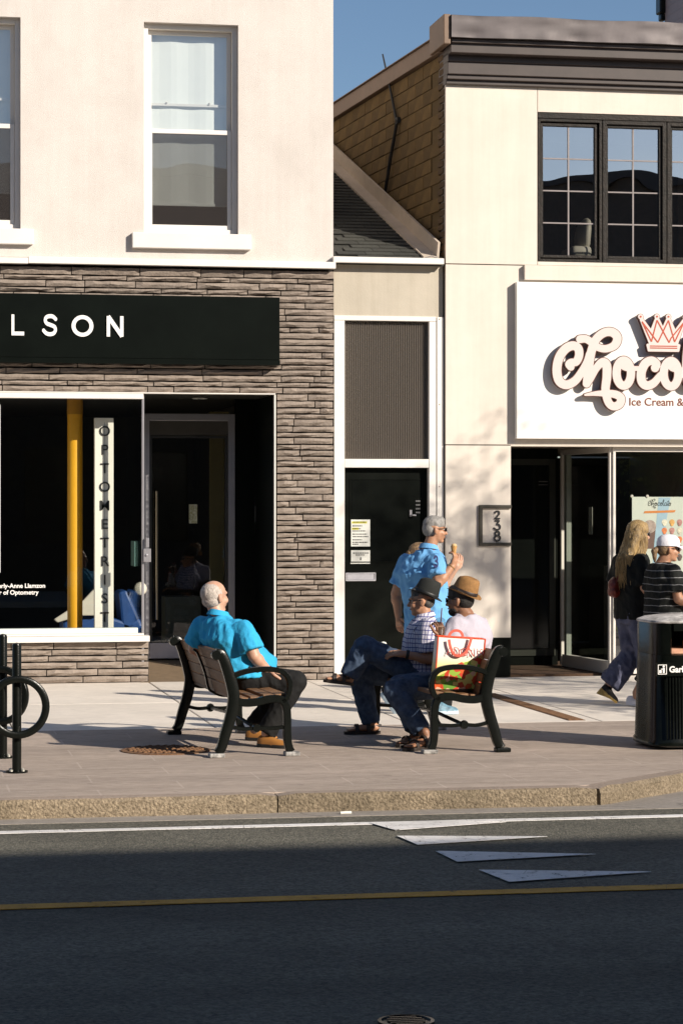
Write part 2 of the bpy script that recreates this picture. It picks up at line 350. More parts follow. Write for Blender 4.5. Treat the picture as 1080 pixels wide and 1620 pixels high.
def chipped(m, thr):                    # worn paint: chips and cracks show the road through
    n, l = m.node_tree.nodes, m.node_tree.links; b = n['Principled BSDF']; tc = n.new('ShaderNodeTexCoord')
    nz = n.new('ShaderNodeTexNoise'); nz.inputs['Scale'].default_value = 16; nz.inputs['Detail'].default_value = 10; nz.inputs['Roughness'].default_value = .8; l.new(tc.outputs['Object'], nz.inputs['Vector'])
    vo = n.new('ShaderNodeTexVoronoi'); vo.feature = 'DISTANCE_TO_EDGE'; vo.inputs['Scale'].default_value = 3.5; l.new(tc.outputs['Object'], vo.inputs['Vector'])
    a = n.new('ShaderNodeMath'); a.operation = 'GREATER_THAN'; a.inputs[1].default_value = thr; l.new(nz.outputs['Fac'], a.inputs[0])
    c = n.new('ShaderNodeMath'); c.operation = 'GREATER_THAN'; c.inputs[1].default_value = .004; l.new(vo.outputs['Distance'], c.inputs[0])
    q = n.new('ShaderNodeMath'); q.operation = 'MULTIPLY'; l.new(a.outputs[0], q.inputs[0]); l.new(c.outputs[0], q.inputs[1]); l.new(q.outputs[0], b.inputs['Alpha']); return m
ROADW = chipped(ROADW_(), .425); ROADY = chipped(ROADY_(), .425)
def wear(m, cracks=.55, spots=.4, tracks=.25, cs=.55, ss=9.0):      # cracks, dark spots and wheel-polished tracks
    n, l = m.node_tree.nodes, m.node_tree.links; b = n['Principled BSDF']; src = b.inputs['Base Color'].links[0].from_socket; tc = n.new('ShaderNodeTexCoord'); co = tc.outputs['Object']
    wz = n.new('ShaderNodeTexNoise'); wz.inputs['Scale'].default_value = 2.5; wz.inputs['Detail'].default_value = 6; l.new(co, wz.inputs['Vector'])
    wa = n.new('ShaderNodeVectorMath'); wa.operation = 'MULTIPLY_ADD'; wa.inputs[1].default_value = (.5, .5, .5); l.new(wz.outputs['Color'], wa.inputs[0]); l.new(co, wa.inputs[2])
    def mul(fac, lo, hi, p0, p1):
        nonlocal src
        r = n.new('ShaderNodeMapRange'); r.inputs[1].default_value = p0; r.inputs[2].default_value = p1; r.inputs[3].default_value = lo; r.inputs[4].default_value = hi; l.new(fac, r.inputs[0])
        s = n.new('ShaderNodeVectorMath'); s.operation = 'SCALE'; l.new(src, s.inputs[0]); l.new(r.outputs[0], s.inputs['Scale']); src = s.outputs[0]
    if cracks:
        vo = n.new('ShaderNodeTexVoronoi'); vo.feature = 'DISTANCE_TO_EDGE'; vo.inputs['Scale'].default_value = cs; l.new(wa.outputs[0], vo.inputs['Vector']); mul(vo.outputs['Distance'], 1 - cracks, 1, 0.0, .010)
    if spots:
        v2 = n.new('ShaderNodeTexVoronoi'); v2.inputs['Scale'].default_value = ss; v2.inputs['Randomness'].default_value = 1; l.new(co, v2.inputs['Vector']); sc = n.new('ShaderNodeSeparateColor'); l.new(v2.outputs['Color'], sc.inputs[0])
        m1 = n.new('ShaderNodeMath'); m1.operation = 'MULTIPLY_ADD'; m1.inputs[1].default_value = .9; l.new(sc.outputs[0], m1.inputs[0]); l.new(v2.outputs['Distance'], m1.inputs[2]); mul(m1.outputs[0], 1 - spots, 1, .14, .24)
    if tracks:
        mp = n.new('ShaderNodeMapping'); mp.inputs['Scale'].default_value = (.06, 1.1, 1); l.new(co, mp.inputs[0]); tz = n.new('ShaderNodeTexNoise'); tz.inputs['Scale'].default_value = 1.0; tz.inputs['Detail'].default_value = 5; l.new(mp.outputs[0], tz.inputs['Vector']); mul(tz.outputs['Fac'], 1 - tracks, 1 + tracks, .3, .7)
    l.new(src, b.inputs['Base Color'])
wear(ASPH, .22, .35, .34, .22, 5); wear(CONC, .0, .18, .0, ss=7); wear(GUTTER, .4, .3, .15)
def paver_mat():                       # brushed brown paving with fine pale scored lines
    m = mat('brown_brushed_paving', (.43, .345, .28), .88, var=.2, vs=22, bump=.5, bs=120, stretch=(.35, 1.6, 1), c2=(.57, .46, .38), dirt=.2)
    n, l = m.node_tree.nodes, m.node_tree.links; b = n['Principled BSDF']; src = b.inputs['Base Color'].links[0].from_socket
    tc = n.new('ShaderNodeTexCoord'); br = n.new('ShaderNodeTexBrick'); br.inputs['Scale'].default_value = 1.0; br.inputs['Brick Width'].default_value = 1.1; br.inputs['Row Height'].default_value = .42
    br.inputs['Mortar Size'].default_value = .008; br.inputs['Mortar Smooth'].default_value = .4; br.inputs['Color1'].default_value = br.inputs['Color2'].default_value = (0, 0, 0, 1); br.inputs['Mortar'].default_value = (1, 1, 1, 1)
    l.new(tc.outputs['Object'], br.inputs['Vector'])
    nz = n.new('ShaderNodeTexNoise'); nz.inputs['Scale'].default_value = 3; nz.inputs['Detail'].default_value = 6; l.new(tc.outputs['Object'], nz.inputs['Vector'])
    mq = n.new('ShaderNodeMath'); mq.operation = 'MULTIPLY'; mq.inputs[1].default_value = .55; l.new(nz.outputs['Fac'], mq.inputs[0]); mu = n.new('ShaderNodeMath'); mu.operation = 'MULTIPLY'; l.new(br.outputs['Color'], mu.inputs[0]); l.new(mq.outputs[0], mu.inputs[1])
    mx = n.new('ShaderNodeMix'); mx.data_type = 'RGBA'; l.new(mu.outputs[0], mx.inputs[0]); l.new(src, mx.inputs[6]); mx.inputs[7].default_value = (.68, .58, .50, 1); l.new(mx.outputs[2], b.inputs['Base Color']); return m
PAVING = paver_mat(); wear(PAVING, .0, .25, .16, .3, 6)

# ------------------------------------------------------------------ ground
RZ = -0.115
K1 = onZ(957, 1250); K0 = onZ(0, 1264); K2 = onZ(1085, 1224)
KY = (K0.y + K1.y) / 2
BY = onZ(480, 1149).y                                     # where pale slabs meet the brown paving
mb = MB(); mb.add([(-300, -300, RZ), (300, -300, RZ), (300, 300, RZ), (-300, 300, RZ)], [(0, 1, 2, 3)]); tag(mb.build('road', ASPH), kind='structure')
kd = Vector((K2.x - K1.x, K2.y - KY, 0)).normalized(); K3 = Vector((K1.x, KY, 0)) + kd * 3.0
KW = .16                                                  # kerb stone width
inner = [(-40, KY + KW), (K1.x - .03, KY + KW), (K3.x - .05, K3.y + KW), (40, K3.y + KW)]
mb = MB(); mb.slab([(-40, 12), (-40, BY), (40, BY), (40, 12)][::-1], RZ - .05, -.03); base = mb.build('pavement', GUTTER); tag(base, kind='structure')
mb = MB(); mb.slab(inner + [(40, BY - .004), (-40, BY - .004)], RZ - .05, 0.0); tag(mb.build('brown_paving', PAVING), kind='structure')
# pale concrete slabs with open joints
SLX = [onZ(262, 1097).x + i * 1.62 for i in range(-9, 12)]
rows = [(BY, BY + (0.05 - BY) * .5), (BY + (0.05 - BY) * .5, .08)]
for i in range(len(SLX) - 1):
    for r, (a, b) in enumerate(rows):
        mb = MB(); mb.box(SLX[i] + .006, SLX[i + 1] - .006, a + .006, b - .006, -.06, rnd.uniform(-.002, .0015)); mb.build('slab', CONC, base, bevel=.006)
mb = MB(); mb.box(SLX[0], SLX[-1], BY - .002, .08, -.07, -.012); mb.build('joint_bed', MORTAR, base)
# kerb stones
kerb = thing('kerb', None, None); tag(kerb, kind='structure')
def kerb_stone(a, b, nrm, seed):
    rr = random.Random(seed); a, b = Vector(a), Vector(b); n = max(6, int((b - a).length / .12)); d = (b - a).normalized(); rings = []
    for i in range(n + 1):
        e = min(i, n - i) == 0; p = a + d * (.004 if i == 0 else (-.004 if i == n else 0)) + (b - a) * (i / n); j = lambda k: rr.uniform(-k, k)
        g = .012 if e else 0
        rings.append([p + nrm * (KW + .01) + UP * (RZ - .05), p + nrm * (j(.004) + g) + UP * (RZ - .05), p + nrm * (j(.007) + g) + UP * (-.078 + j(.006)), p + nrm * (j(.009) + g) + UP * (-.04 + j(.006)), p + nrm * (.004 + j(.006) + g) + UP * (-.018 + j(.005) - g), p + nrm * (.022 + j(.006)) + UP * (.004 + j(.003) - g), p + nrm * KW + UP * (.004 - g)])
    mb = MB(); mb.loft(rings); o = mb.build('kerb_stone', [KERB, KTOP], kerb, smooth=R(35))
    for p_ in o.data.polygons:
        if p_.normal.z > .75: p_.material_index = 1
    return o
nrm = Vector((0, 1, 0)); xs = [-10.5, -7.0, XX(-420), XX(440, KY) - .0, K1.x - .012]
xs[2] = xs[3] - 3.3
for i in range(4): kerb_stone((xs[i], KY, 0), (xs[i + 1], KY, 0), nrm, i)
nr2 = Vector((-kd.y, kd.x, 0)); s0 = Vector((K1.x + .014, KY + .004, 0))
kerb_stone(s0, s0 + kd * 1.5, nr2, 11); kerb_stone(s0 + kd * 1.51, s0 + kd * 3.0, nr2, 12); kerb_stone((K3.x, K3.y, 0), (K3.x + 6, K3.y, 0), nrm, 13)
# gutter strip and markings on the road
gl = .22
mb = MB(); g = [(-40, KY + .1), (-40, KY - gl), (40, KY - gl), (40, K3.y + .1), (K3.x, K3.y + .1), (K1.x, KY + .1)]
mb.slab(g, RZ - .02, RZ + .004); tag(mb.build('gutter', GUTTER), kind='structure')
def on_road(u, v, z=RZ + .008): p = onZ(u, v, z); return p.x, p.y
def sheet(name, pts, m, z, dz=.003):
    mb = MB(); mb.slab(pts, z - dz, z); return mb.build(name, m)
a, b = on_road(0, 1316), on_road(1080, 1289.5); sl = (b[1] - a[1]) / (b[0] - a[0])
def stripe(name, a, b, w, m, z, label):
    mbb = MB(); sl = (b[1] - a[1]) / (b[0] - a[0]); rr = random.Random(3); n = 120; x0, x1 = -14, 14; top = []; bot = []
    for i in range(n + 1):
        x = x0 + (x1 - x0) * i / n; y = a[1] + sl * (x - a[0]); top.append((x, y + w / 2 + rr.uniform(-.006, .006))); bot.append((x, y - w / 2 + rr.uniform(-.006, .006)))
    for i in range(n): mbb.slab([bot[i], bot[i + 1], top[i + 1], top[i]], z - .003, z)
    o = mbb.build(name, m); return tag(o, kind='structure')
stripe('white_edge_line', a, b, .10, ROADW, RZ + .006, '')
stripe('yellow_centre_line', on_road(0, 1434), on_road(1080, 1401), .135, ROADY, RZ + .006, '')
for k, t in enumerate(([(583, 1301), (625, 1313), (800, 1300)], [(627, 1322), (660, 1336), (865, 1323)], [(688, 1346), (723, 1363), (942, 1351)], [(757, 1376), (805, 1395), (1030, 1379)])):
    o = sheet('road_triangle', [on_road(*q, z=RZ + .009) for q in t], ROADW, RZ + .009 + .0004 * k, .002); tag(o, kind='structure')
# cast covers
c = onZ(262, 1187.5)
t = thing('tactile_cover', 'round rusty studded iron cover set in the brown paving by the bench', 'manhole cover', (c.x, c.y, 0))
mb = MB(); mb.lathe([(.33, -.01), (.33, .006), (.318, .008), (.0, .008)], c, 40, cap=False); mb.build('plate', RUST, t)
mb = MB()
for i in range(-5, 6):
    for j in range(-5, 6):
        x, y = i * .058 + (j % 2) * .029, j * .05
        if x * x + y * y < .285 ** 2: mb.lathe([(.021, .006), (.017, .016), (.008, .02), (.001, .0205)], (c.x + x, c.y + y, 0), 8)
o = mb.build('studs', RUST, t, smooth=True); tag(o, kind='stuff')
c = onZ(642, 1619, RZ)
t = thing('manhole_cover', 'small dark round iron valve cover in the shaded road', 'manhole cover', (c.x, c.y, RZ))
mb = MB(); mb.lathe([(.105, -.01), (.105, .012), (.092, .014), (.09, .007), (.0, .007)], c, 48, cap=False); mb.build('ring', BLACKM, t)
mb = MB()
for i in range(-2, 3): mb.box(c.x - .07 * math.cos(i / 2.6), c.x + .07 * math.cos(i / 2.6), c.y + i * .03 - .007, c.y + i * .03 + .007, RZ + .006, RZ + .013)
mb.build('ribs', BLACKM, t)
p0, p1 = onZ(772, 1098), onZ(912, 1140)
d = (p1 - p0).normalized(); nn = Vector((-d.y, d.x, 0))
t = thing('trench_drain', 'narrow rusty brown drain grate crossing the pale slabs behind the bench', 'drain', p0)
mb = MB(); mb.obox((p0 + p1) / 2 + UP * -.01, d * ((p1 - p0).length / 2), nn * .075, UP * .014); mb.build('channel', RUST, t)
mb = MB(); L = (p1 - p0).length
for i in range(int(L / .06)): mb.obox(p0 + d * (.03 + i * .06) + UP * .0065, d * .018, nn * .062, UP * .003)
mb.build('grate_bars', RUST, t)
p = onZ(547, 1289, RZ); mb = MB(); mb.tube([p + Vector((-.035, 0, .012)), p + Vector((.0, .004, .013)), p + Vector((.035, .01, .012))], .009, 8); tag(mb.build('paper_scrap', PAPER), 'tiny white paper scrap lying against the kerb', 'litter')

# ------------------------------------------------------------------ stone cladding
def stone_mesh(w, h, d, seed, hide=0):
    r = random.Random(seed); nx, nz = max(3, int(w / .075)), 2; V = []; Fc = []
    for j in range(nz + 1):
        for i in range(nx + 1):
            ed = (i in (0, nx)) or (j in (0, nz)); x = -w / 2 + w * i / nx + (0 if i in (0, nx) else r.uniform(-.015, .015)); z = -h / 2 + h * j / nz + r.uniform(-.0035, .0035) * (1 if j in (0, nz) else 2)
            V.append((x, -d * (r.uniform(.45, .72) if ed else r.uniform(.8, 1.25)) - (.008 if j == nz else 0), z))
    q = lambda i, j: j * (nx + 1) + i
    for j in range(nz):
        for i in range(nx): Fc.append((q(i, j), q(i + 1, j), q(i + 1, j + 1), q(i, j + 1)))
    ring = [q(i, 0) for i in range(nx + 1)] + [q(nx, j) for j in range(1, nz + 1)] + [q(i, nz) for i in range(nx - 1, -1, -1)] + [q(0, j) for j in range(nz - 1, 0, -1)]
    b = len(V); V += [(V[k][0], .012, V[k][2]) for k in ring]; n = len(ring)
    Fc += [(ring[(k + 1) % n], ring[k], b + k, b + (k + 1) % n) for k in range(n)]
    me = bpy.data.meshes.new('stone'); me.from_pydata(V, [], Fc); me.materials.append(STONE); me.update(); return me
NST = [0]
def lay_stones(parent, x0, x1, z0, z1, Y, skip=None, endjit=0.0):
    z = z0; off = OFF[parent.name]
    while z < z1 - .03:
        h = rnd.choice((.052, .058, .063, .066, .072));
        if z + h > z1 - .03: h = z1 - z
        x = x0 + rnd.uniform(-.25, 0); x = x0; first = True
        while x < x1 - .02:
            w = rnd.uniform(.24, .82) * (rnd.uniform(.35, 1) if first else 1); first = False
            if x + w > x1 - .12: w = x1 - x + (rnd.uniform(-endjit, endjit * .3))
            if not (skip and skip[0] < x and x + w < skip[1] and skip[2] < z and z + h < skip[3]):
                NST[0] += 1
                o = link_mesh('stone', stone_mesh(w - .010, h - .0145, rnd.uniform(.034, .054), NST[0]), STONE, parent)
                o.location = Vector((x + w / 2, Y, z + h / 2)) - off; o.rotation_euler = (0, rnd.uniform(-.006, .006), rnd.uniform(-.008, .008))
            x += w
        z += h

# ------------------------------------------------------------------ stucco building with the stone shopfront
LX0 = XX(-190); LX1 = XX(527)
bl = thing('stucco_building', 'cream stucco building with dark split stone shopfront and sash windows upstairs', 'building', (LX0, .1, 0))
zb = ZZ(260, 411)
wA = (XX(228), XX(377), ZZ(300, 369), ZZ(300, 37)); wB = (XX(-116), XX(33), ZZ(0, 361), ZZ(0, 26))
mb = MB(); mb.wall(LX0, LX1, zb, 9.6, 0, .28, [wA, wB]); mb.build('upper_wall', STUCCO, bl)
mb = MB(); mb.box(LX1 - .25, LX1 - .002, .285, 9, .1, 9.6); mb.box(LX0, LX0 + .2, .285, 9, .1, 9.6); mb.box(LX0 + .21, LX1 - .26, 8.8, 9, .1, 9.6); mb.build('side_walls', STUCCO, bl)
mb = MB(); mb.box(LX0, LX1, .0, 9, 9.605, 9.75); mb.build('roof', CORN, bl)
mb = MB(); mb.box(LX0 + .21, LX1 - .26, .29, 8.7, 3.95, 4.1); mb.build('upper_floor', DARKF, bl)
mb = MB(); mb.box(LX0, XX(45, -.09), -.09, -.003, ZZ(0, 416, -.09), ZZ(0, 406.5, -.09)); mb.box(XX(45.6, -.09), XX(531, -.085), -.088, -.003, ZZ(290, 420.5, -.09), ZZ(290, 410, -.09)); mb.build('ledge_flashing', WHITE, bl, bevel=.004)
def sash_window(parent, x0, x1, z0, z1, blind_to):
    w = tag(rect_frame(MB(), x0, x1, z0, z1, .052, .085, .24).build('window', WHITE, parent, bevel=.004))
    zm = z0 + (z1 - z0) * .487; a, b = x0 + .054, x1 - .054
    mb = MB(); rect_frame(mb, a, b, zm - .012, z1 - .054, .040, .165, .205); mb.build('upper_sash', WHITE, w, bevel=.004)
    mb = MB(); rect_frame(mb, a, b, z0 + .054, zm + .03, .043, .115, .155); mb.build('lower_sash', WHITE, w, bevel=.004)
    mb = MB(); mb.pane(a + .03, b - .03, .185, zm, z1 - .09); mb.build('pane', G_UP, w)
    mb = MB(); mb.pane(a + .03, b - .03, .135, z0 + .09, zm); mb.build('pane', G_UP, w)
    mb = MB(); mb.box(a + .03, b - .03, .118, .120, z0 + .09, zm); mb.build('insect_screen', SCREEN, w)
    zr = zm + (z1 - zm) * .27
    mb = MB(); mb.box(a + .036, b - .055, .208, .222, zr - .012, zr + .014); mb.tube([(a + .2, .205, zr + .014), (a + .2, .195, zr + .03)], .012, 8); mb.tube([(b - .22, .205, zr + .014), (b - .22, .195, zr + .03)], .012, 8); mb.build('storm_rail', WHITE, w)
    mb = MB(); zt, zb_ = z1 - .06, z0 + (z1 - z0) * blind_to; n = 14
    for i in range(n):                                   # a slightly rippled cloth blind
        xa, xb = a + .01 + (b - a - .02) * i / n, a + .01 + (b - a - .02) * (i + 1) / n; ya, yb = .25 + .006 * math.sin(i * 1.1), .25 + .006 * math.sin((i + 1) * 1.1)
        mb.add([(xa, ya, zb_), (xb, yb, zb_), (xb, yb, zt), (xa, ya, zt), (xa, ya + .003, zb_), (xb, yb + .003, zb_), (xb, yb + .003, zt), (xa, ya + .003, zt)], [(0, 1, 2, 3), (7, 6, 5, 4), (0, 4, 5, 1), (3, 2, 6, 7)])
    mb.box(a + .01, b - .01, .238, .266, zb_ - .025, zb_ + .004); mb.build('blind', BLIND, w)
    mb = MB(); mb.box(x0 - .125, x1 + .125, -.075, .08, z0 - .165, z0 - .008); mb.build('window_sill', WHITE, w, bevel=.008)
    return w
sash_window(bl, *wA, .155); sash_window(bl, *wB, .19)
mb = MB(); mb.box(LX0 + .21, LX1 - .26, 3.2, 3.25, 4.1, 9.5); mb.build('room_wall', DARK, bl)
# lower storey
zL = ZZ(220, 621); zS = ZZ(120, 1016); XP0 = XX(438.5); XP1 = XX(529)
mb = MB(); mb.box(LX0, XP1 - .012, .05, .25, zL, zb - .002); mb.box(XP0, XP1 - .012, .05, .25, 0, zL); mb.box(LX0, XX(236), .05, .25, 0, zS); clad = mb.build('stone_cladding', MORTAR, bl)
SG = (LX0, XX(442.5, -.13), ZZ(220, 567, -.13), ZZ(220, 467, -.13))
lay_stones(clad, LX0, XP1, zL, ZZ(260, 424), .05, skip=(LX0 - 1, XX(442), ZZ(220, 572), ZZ(220, 474)), endjit=.012)
lay_stones(clad, XP0, XP1, 0, zL, .05, endjit=.012)
lay_stones(clad, LX0, XX(236), 0, zS, .05, endjit=.008)
mb = MB(); mb.box(LX0, XX(227, -.01), -.03, .10, zL - .066, zL - .012); mb.box(LX0, XX(436, -.02), -.02, .11, zL - .010, zL + .002); mb.box(XX(433.5), XX(436), -.012, .04, .01, zL - .012); mb.build('window_header', WHITE, bl, bevel=.003)
fw = MB(); fw.box(LX0, XX(218, .03), .0, .12, zS + .085, zS + .14); fw.build('window_track', mat('pale_track', (.60, .66, .62), .5, var=.03), bl, bevel=.003)
mb = MB(); mb.box(LX0, XX(237, -.06), -.07, .10, zS + .002, zS + .062); mb.box(LX0, XX(228, -.03), -.035, .13, zS + .064, zS + .084); mb.build('sill', WHITE, bl, bevel=.004)
GX = XX(222.5, .06); RY = 1.4; FZ = .15
sw = MB().pane(LX0 + .02, GX - .006, .06, zS + .14, zL - .066).build('shop_window', G_SHOP, bl)
MB().box(GX - .006, GX + .006, .066, RY - .03, zS + .05, zL - .07).build('return_pane', G_SHOP, bl)
mb = MB(); mb.box(GX + .010, GX + .034, .03, .075, .16, zL - .012); mb.build('corner_post', ALU, bl, bevel=.003)
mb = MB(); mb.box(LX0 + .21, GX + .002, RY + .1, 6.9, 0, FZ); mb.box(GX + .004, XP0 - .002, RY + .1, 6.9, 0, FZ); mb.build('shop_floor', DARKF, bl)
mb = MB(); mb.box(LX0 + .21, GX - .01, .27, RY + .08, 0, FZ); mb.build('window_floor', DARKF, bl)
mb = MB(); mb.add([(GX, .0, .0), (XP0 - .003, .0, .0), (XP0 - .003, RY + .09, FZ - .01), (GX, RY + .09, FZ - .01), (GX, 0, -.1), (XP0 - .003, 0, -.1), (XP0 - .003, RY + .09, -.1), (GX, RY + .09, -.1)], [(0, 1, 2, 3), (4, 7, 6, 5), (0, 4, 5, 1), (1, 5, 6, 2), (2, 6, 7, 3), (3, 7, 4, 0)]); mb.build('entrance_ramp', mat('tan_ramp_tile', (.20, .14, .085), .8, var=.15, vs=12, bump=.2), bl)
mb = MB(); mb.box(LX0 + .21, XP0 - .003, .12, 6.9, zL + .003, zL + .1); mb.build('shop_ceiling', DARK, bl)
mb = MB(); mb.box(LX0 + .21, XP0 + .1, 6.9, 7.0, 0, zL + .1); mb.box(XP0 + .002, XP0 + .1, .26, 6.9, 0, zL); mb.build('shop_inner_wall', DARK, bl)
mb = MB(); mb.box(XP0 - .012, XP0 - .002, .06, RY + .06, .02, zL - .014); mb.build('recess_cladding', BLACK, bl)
DX0, DX1 = XX(228.5, RY), XX(372, RY)
# glazed entrance door in its frame
door = rect_frame(MB(), DX0 - .02, DX1, FZ, zL - .16, .075, RY, RY + .12).build('door', ALU, bl, bevel=.004)
zt = ZZ(300, 688, RY)
mb = MB(); mb.box(DX0 + .056, DX1 - .076, RY + .02, RY + .1, zt, zt + .17); mb.build('transom', mat('bronze_transom', (.06, .055, .048), .5), door)
mb = MB(); rect_frame(mb, DX0 + .058, DX1 - .078, FZ + .09, zt - .006, .028, RY + .03, RY + .08); mb.build('leaf_frame', mat('dark_leaf_frame', (.04, .04, .038), .4, .3), door)
MB().pane(DX0 + .087, DX1 - .107, RY + .054, FZ + .12, zt - .03).build('pane', G_SHOP, door)
mb = MB(); mb.box(DX0 + .058, DX1 - .078, RY - .012, RY - .002, FZ + .005, FZ + .17); mb.build('kick_rail', mat('pale_lavender_rail', (.50, .48, .52), .4, .3), door, bevel=.003)
hx = XX(247.5, RY); za, zb2 = ZZ(247, 980, RY), ZZ(247, 777, RY)
mb = MB(); mb.tube([(hx, RY - .05, za), (hx, RY - .05, zb2)], .015, 12); mb.tube([(hx, RY - .05, za + .2), (hx, RY + .04, za + .2)], .009, 8); mb.tube([(hx, RY - .05, zb2 - .2), (hx, RY + .04, zb2 - .2)], .009, 8); mb.build('handle', mat('brushed_steel', (.42, .36, .26), .3, .9, var=.1), door, smooth=R(40))
lx = XX(233, RY)
mb = MB(); mb.box(XX(227, .02), XX(238.5, .02), -.012, .028, ZZ(233, 889), ZZ(233, 868)); mb.box(XX(230.5, .02), XX(235.5, .02), -.008, .028, ZZ(233, 866), ZZ(233, 851)); mb.lathe([(.012, 0), (.012, .012), (.001, .014)], (XX(232, 0), -.012, ZZ(232, 878)), 12, ax=(0, -1, 0)); mb.build('lock_box', ALU, bl, bevel=.002)
MB().box(XX(300, RY), XX(313, RY), RY + .042, RY + .048, ZZ(306, 828, RY), ZZ(306, 798, RY)).build('door_sticker', mat('yellow_sticker', (.50, .45, .12), .6, var=.5, vs=40, c2=(.7, .7, .55)), door)
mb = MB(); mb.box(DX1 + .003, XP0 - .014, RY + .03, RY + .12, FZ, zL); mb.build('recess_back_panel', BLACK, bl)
mb = MB(); x_, z_ = XX(409, RY), ZZ(409, 813, RY); mb.box(x_ - .04, x_ + .04, RY + .005, RY + .029, z_ - .09, z_ + .09); mb.build('intercom', mat('intercom_grey', (.05, .05, .05), .5), bl, bevel=.004)
mb = MB()
for k in range(5): mb.box(x_ - .02, x_ + .02, RY + .001, RY + .0045, z_ - .065 + k * .03, z_ - .05 + k * .03)
mb.build('intercom_buttons', ALU, bl)
mb = MB(); mb.lathe([(.02, 0), (.02, .02), (.002, .022)], (XX(417, RY), RY + .028, ZZ(417, 908, RY)), 14, ax=(0, -1, 0)); mb.tube([(XX(417, RY), RY + .02, ZZ(417, 905, RY)), (XX(417, RY), RY - .03, ZZ(417, 906, RY)), (XX(415, RY), RY - .03, ZZ(417, 918, RY))], .007, 8); mb.build('side_door_handle', ALU, bl)
# downlights in the recess ceiling
for u_, v_ in ((290, 638), (313, 633.5)):
    p = onZ(u_, v_, zL - .004)
    mb = MB(); mb.lathe([(.05, 0), (.05, -.008), (.035, -.01), (.001, -.004)], (p.x, min(max(p.y, .25), 1.2), zL + .001), 16); mb.build('downlight', mat('lamp_glass', (.8, .8, .75), .3), bl)
mb = MB(); mb.box(XX(332, RY + .9), XX(362, RY + .9), RY + .9, RY + .95, FZ, zL - .1); mb.build('corridor_wall', mat('olive_corridor', (.14, .115, .04), .8, var=.1), bl)
mb = MB(); mb.box(XX(262, RY + 1.2), XX(318, RY + 1.2), RY + 1.2, RY + 1.6, FZ + .002, FZ + .62); mb.build('reception_desk', mat('grey_green_desk', (.09, .10, .075), .6), bl)
# vinyl lettering on the glass
text_obj('vinyl_lettering', 'erly-Anne Llamzon', .062, XX(-2.5, .05), .05, ZZ(20, 930, .05), LETTER_W, sw, .002, .0012)
text_obj('vinyl_lettering', 'r of Optometry', .062, XX(-1, .05), .05, ZZ(20, 940.5, .05), LETTER_W, sw, .002, .0012)
mb = MB(); mb.box(XX(-14, .07), XX(1.2, .07), .07, .076, ZZ(0, 906, .07), ZZ(0, 640, .07)); mb.build('window_banner', PAPER, bl)
# things inside the window
yc = .72; x_ = XX(119, yc); t = thing('yellow_column', 'bright yellow round column inside the optometrist window', 'column', (x_, yc, FZ))
mb = MB(); mb.lathe([(.079, FZ + .012), (.079, zL - .2)], (x_, yc, 0), 32); mb.build('shaft', YELLOW, t, smooth=R(40))
mb = MB(); mb.lathe([(.083, zL - .2), (.083, zL)], (x_, yc, 0), 32); mb.build('collar', mat('ochre_collar', (.42, .20, .01), .5), t, smooth=R(40))
mb = MB(); mb.lathe([(.12, FZ), (.12, FZ + .012), (.09, FZ + .012)], (x_, yc, 0), 32); mb.build('base_plate', YELLOW, t)
ys = .45; t = thing('optometrist_sign', 'tall narrow pale sign with vertical black lettering hanging inside the shop window', 'sign', (XX(165, ys), ys, FZ))
mb = MB(); mb.box(XX(150, ys), XX(180, ys), ys, ys + .09, ZZ(165, 1010, ys), ZZ(165, 661, ys)); mb.build('board', mat('pale_sign_board', (.74, .71, .63), .6, var=.03), t, bevel=.004)
mb = MB(); mb.box(XX(165.6, ys), XX(166.4, ys), ys - .0015, ys + .002, ZZ(165, 992, ys), ZZ(165, 668, ys)); mb.build('seam', ALU, t)
for k, ch in enumerate('OPTOMETRIST'):
    v_ = 681 + 29.4 * k
    text_obj('letter', ch, .146, XX(166.0, ys), ys - .006, ZZ(165, v_ + 8.6, ys), INK, t, .008, .001, 'CENTER')
# examination chair seen through the glass
yc = 1.5; ex = thing('examination_chair', 'blue padded examination chair with pale arm panels behind the shop window', 'chair', (XX(165, yc), yc, FZ))
BLUE = mat('blue_vinyl', (.012, .055, .20), .45, var=.15); PALE = mat('pale_plastic', (.55, .52, .45), .45, var=.05)
def pz(u, v, Y): p = onY(u, v, Y); return (p.x, p.z)
MB().prism([pz(184, 935, yc), pz(198, 932, yc), pz(224, 992, yc), pz(190, 998, yc)], yc - .25, yc + .25).build('backrest', BLUE, ex, bevel=.03)
MB().prism([pz(96, 976, yc), pz(150, 968, yc), pz(205, 985, yc), pz(205, 1010, yc), pz(98, 1004, yc)], yc - .25, yc + .25).build('seat', BLUE, ex, bevel=.03)
MB().prism([pz(82, 978, yc), pz(128, 948, yc), pz(152, 922, yc), pz(152, 972, yc), pz(125, 972, yc), pz(88, 983, yc)], yc - .33, yc - .28).build('arm_panel', PALE, ex, bevel=.012)
mb = MB(); mb.lathe([(.02, -.02), (.06, -.015), (.075, 0), (.06, .015), (.02, .02)], (XX(218, yc), yc - .3, ZZ(218, 930, yc)), 16, ax=(.2, -1, .1)); mb.build('headrest', PALE, ex, smooth=True)
mb = MB(); mb.lathe([(.28, FZ), (.28, FZ + .05), (.06, FZ + .08), (.05, .5), (.05, ZZ(150, 1000, yc))], (XX(150, yc), yc, 0), 20); mb.build('pedestal', PALE, ex, smooth=R(40))
mb = MB(); p = onY(200, 875, 1.0); mb.box(GX - .010, GX - .007, .55, .95, p.z - .13, p.z + .13); tag(mb.build('notice_sheet', mat('teal_tinted_paper', (.16, .30, .28), .8, var=.1)), 'pale teal notice sheet taped to the side pane by the entrance', 'notice')

